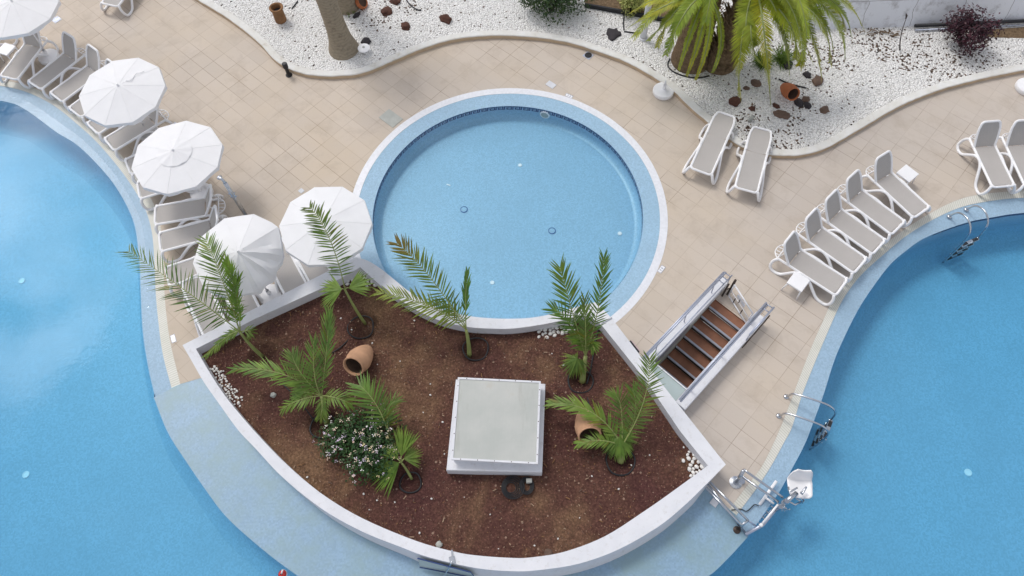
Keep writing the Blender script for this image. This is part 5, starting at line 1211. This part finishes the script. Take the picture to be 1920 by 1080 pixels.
for lp in o.data.loops: o_i=lp.vertex_index; uv.data[lp.index].uv=(Ln*(o_i//k5)/nseg,cum[o_i%k5]+.03)
tag(o,'low old white wall of large cracked blocks along the top right of the gravel','wall')
mb=MB(); p0=at(1712,54,GZ); p1=at(1935,44,GZ); mb.tube([p0+Vector((0,0,.10)),p1+Vector((0,0,.10))],.045,10); o=mb.build('drain_pipe',MT['dark'],None,True); tag(o,'dark pipe lying along the foot of the old white wall','pipe')
mb=MB(); mb.tube([p0+Vector((0,-.10,.05)),p1+Vector((0,-.10,.05))],.018,8); o=mb.build('thin_pipe',MT['steel'],None,True); tag(o,'thin pale pipe in front of the dark pipe at the old wall','pipe')
q=[at(1845,56,GZ),at(1935,50,GZ),at(1935,72,GZ),at(1845,70,GZ)]; struct(fill('dark_soil',[[(v.x,v.y) for v in q]],GZ+.005,MT['fibre']))
mb=MB()
for i in range(34):
    p=at(1606+i*2.6+rnd(-4,4),62+rnd(-5,5),GZ+.03); mb.tube([p,p+Vector((rnd(-.18,.18),rnd(-.1,.1),rnd(0,.06)))],.010,5)
o=mb.build('dry_debris',MT['fibre']); tag(o,'heap of dry brown twigs at the foot of the old white wall','debris'); o['kind']='stuff'
# ================================================================== ROOF BOX in the planter
rb=empty('skylight_box',Vector((-.4,3.8,SZ-.02))); tag(rb,'white box with a grey corrugated roof sheet standing in the planter soil','skylight box')
ZB=.58
cs=[Vector((-1.365,3.005,0)),Vector((.42,2.895,0)),Vector((.58,4.615,0)),Vector((-1.185,4.785,0))]
mb=MB(); ctr=sum(cs,Vector())/4
def ringv(f,z): return [(ctr+(p-ctr)*f)+Vector((0,0,z)) for p in cs]
vs=ringv(1,SZ-.03)+ringv(1,ZB-.012)+ringv(.988,ZB); mb.add(vs,[(0,1,5,4),(1,2,6,5),(2,3,7,6),(3,0,4,7),(4,5,9,8),(5,6,10,9),(6,7,11,10),(7,4,8,11),(8,9,10,11)]); B(mb,'base',MT['wall'],rb)
ZR2=.82
rc=[at(846,862,ZR2),at(1008.5,870.5,ZR2),at(1014,715,ZR2),at(858.5,707.5,ZR2)]; rctr=sum(rc,Vector())/4
def rv(f,z): return [Vector((rctr.x+(p.x-rctr.x)*f,rctr.y+(p.y-rctr.y)*f,z)) for p in rc]
mb=MB(); vs=rv(.965,ZB-.005)+rv(.965,ZR2-.02); mb.add(vs,[(0,1,5,4),(1,2,6,5),(2,3,7,6),(3,0,4,7)]); B(mb,'upstand',MT['wall'],rb)
mb=MB(); vs=rv(1,ZR2-.035)+rv(1,ZR2+.012)+rv(.955,ZR2+.012)+rv(.955,ZR2-.01); fs=[]
for r_i in range(3): fs+=[(r_i*4+k_,r_i*4+(k_+1)%4,r_i*4+4+(k_+1)%4,r_i*4+4+k_) for k_ in range(4)]
mb.add(vs,fs); fr_=B(mb,'roof_frame',MT['wall'],rb)
mb=MB()
for i in range(4):
    a,b=rv(.978,ZR2+.014)[i],rv(.978,ZR2+.014)[(i+1)%4]
    for k_ in range(5): mb.lathe([(.010,0),(.008,.004)],8,Matrix.Translation(a.lerp(b,(k_+.5)/5)),capt=True)
B(mb,'screws',MT['bronze'],fr_)
mb=MB(); nx=40; vs=[]; q=rv(.957,ZR2-.002)
for i in range(nx+1):
    for j in range(2):
        a=q[0].lerp(q[1],i/nx); b=q[3].lerp(q[2],i/nx); p=a if j==0 else b; vs.append((p.x,p.y,ZR2-.002+0))
mb.add(vs,[(2*i,2*i+2,2*i+3,2*i+1) for i in range(nx)]); B(mb,'roof_sheet',MT['roof'],rb)
p=at(992,902,SZ+.06); mb=MB(); mb.box(p,(.11,.08,.12),ch=.01); o=mb.build('junction_box',MT['greyslab']); tag(o,'small grey box fixed at the lower right foot of the roof box','junction box')
# planter wall seam strip at the right end of the pool wall
a=at(1128,606,WH); b=at(1147,596,WH); mb=MB(); mb.tube([a+Vector((0,0,.012)),b+Vector((0,0,.012))],.018,8); mb.tube([a+Vector((0,0,.012)),a+Vector((-.05,-.04,-.2))],.016,8); o=mb.build('cable_conduit',MT['pale'],None,True); tag(o,'short pale conduit crossing the planter wall at the right end of the pool','conduit')
# ================================================================== LIGHT
w=bpy.data.worlds.new('World'); scn.world=w; w.use_nodes=True; t=w.node_tree; t.nodes.clear()
out=t.nodes.new('ShaderNodeOutputWorld'); bg=t.nodes.new('ShaderNodeBackground'); bg.inputs[1].default_value=.1
sky=t.nodes.new('ShaderNodeTexSky'); sky.sky_type='NISHITA'; sky.sun_disc=False
sdir=Vector((-.35,.45,.90)).normalized(); el=math.asin(sdir.z)
sky.sun_elevation=el; sky.sun_rotation=math.atan2(sdir.x,sdir.y)
tc=t.nodes.new('ShaderNodeTexCoord')
def mathn(op,a,b=None):
    x=t.nodes.new('ShaderNodeMath'); x.operation=op
    for i,v in enumerate((a,b)):
        if v is None: continue
        if hasattr(v,'links'): t.links.new(v,x.inputs[i])
        else: x.inputs[i].default_value=v
    return x.outputs[0]
# flat cloud layer: project the direction on a plane overhead
sx=t.nodes.new('ShaderNodeSeparateXYZ'); t.links.new(tc.outputs['Generated'],sx.inputs[0])
zz=mathn('ADD',mathn('MAXIMUM',sx.outputs[2],0.0),.18)
cx=t.nodes.new('ShaderNodeCombineXYZ'); t.links.new(mathn('DIVIDE',sx.outputs[0],zz),cx.inputs[0]); t.links.new(mathn('DIVIDE',sx.outputs[1],zz),cx.inputs[1])
nz=t.nodes.new('ShaderNodeTexNoise'); nz.inputs['Scale'].default_value=2.6; nz.inputs['Detail'].default_value=6; nz.inputs['Roughness'].default_value=.5; nz.inputs['Distortion'].default_value=.3
t.links.new(cx.outputs[0],nz.inputs['Vector'])
rp=t.nodes.new('ShaderNodeValToRGB'); rp.color_ramp.elements[0].position=.44; rp.color_ramp.elements[1].position=.56; t.links.new(nz.outputs['Fac'],rp.inputs[0])
# brighter cloud round the veiled sun
dp=t.nodes.new('ShaderNodeVectorMath'); dp.operation='DOT_PRODUCT'; nrm=t.nodes.new('ShaderNodeVectorMath'); nrm.operation='NORMALIZE'; t.links.new(tc.outputs['Generated'],nrm.inputs[0]); t.links.new(nrm.outputs[0],dp.inputs[0])
gd=Vector((-.50,.56,.66)).normalized(); dp.inputs[1].default_value=gd
glow=mathn('POWER',mathn('MAXIMUM',dp.outputs['Value'],0.0),GLOWP)
n2=t.nodes.new('ShaderNodeTexNoise'); n2.inputs['Scale'].default_value=3.6; n2.inputs['Detail'].default_value=5; n2.inputs['Roughness'].default_value=.5; n2.inputs['Distortion'].default_value=.4
of=t.nodes.new('ShaderNodeVectorMath'); of.operation='ADD'; of.inputs[1].default_value=CLOUDOFF; t.links.new(cx.outputs[0],of.inputs[0]); t.links.new(of.outputs[0],n2.inputs['Vector'])
r2=t.nodes.new('ShaderNodeValToRGB'); r2.color_ramp.elements[0].position=.45; r2.color_ramp.elements[1].position=.58; t.links.new(n2.outputs['Fac'],r2.inputs[0])
cv=mathn('ADD',CLOUD,mathn('MULTIPLY',mathn('MULTIPLY',glow,GLOW),r2.outputs[0]))
cr=t.nodes.new('ShaderNodeCombineXYZ')
t.links.new(cv,cr.inputs[0]); t.links.new(mathn('MULTIPLY',cv,.985),cr.inputs[1]); t.links.new(mathn('MULTIPLY',cv,.99),cr.inputs[2])
mx=t.nodes.new('ShaderNodeMix'); mx.data_type='RGBA'; t.links.new(mathn('ADD',mathn('MULTIPLY',rp.outputs[0],.72),.28),mx.inputs[0]); t.links.new(sky.outputs[0],mx.inputs[6]); t.links.new(cr.outputs[0],mx.inputs[7])
t.links.new(mx.outputs[2],bg.inputs[0]); t.links.new(bg.outputs[0],out.inputs[0])
sd=bpy.data.lights.new('sun','SUN'); sd.energy=1.2; sd.angle=R(15); sd.color=(1,.95,.88); so_=bpy.data.objects.new('sun',sd); col.objects.link(so_)
so_.rotation_euler=sdir.to_track_quat('Z','Y').to_euler(); so_.location=(0,0,30)
scn.view_settings.view_transform='Standard'; scn.view_settings.look='None'; scn.view_settings.exposure=EXPO; scn.view_settings.gamma=1; scn.view_settings.use_curve_mapping=False
scn.cycles.use_denoising=True; scn.cycles.max_bounces=10; scn.cycles.transparent_max_bounces=16
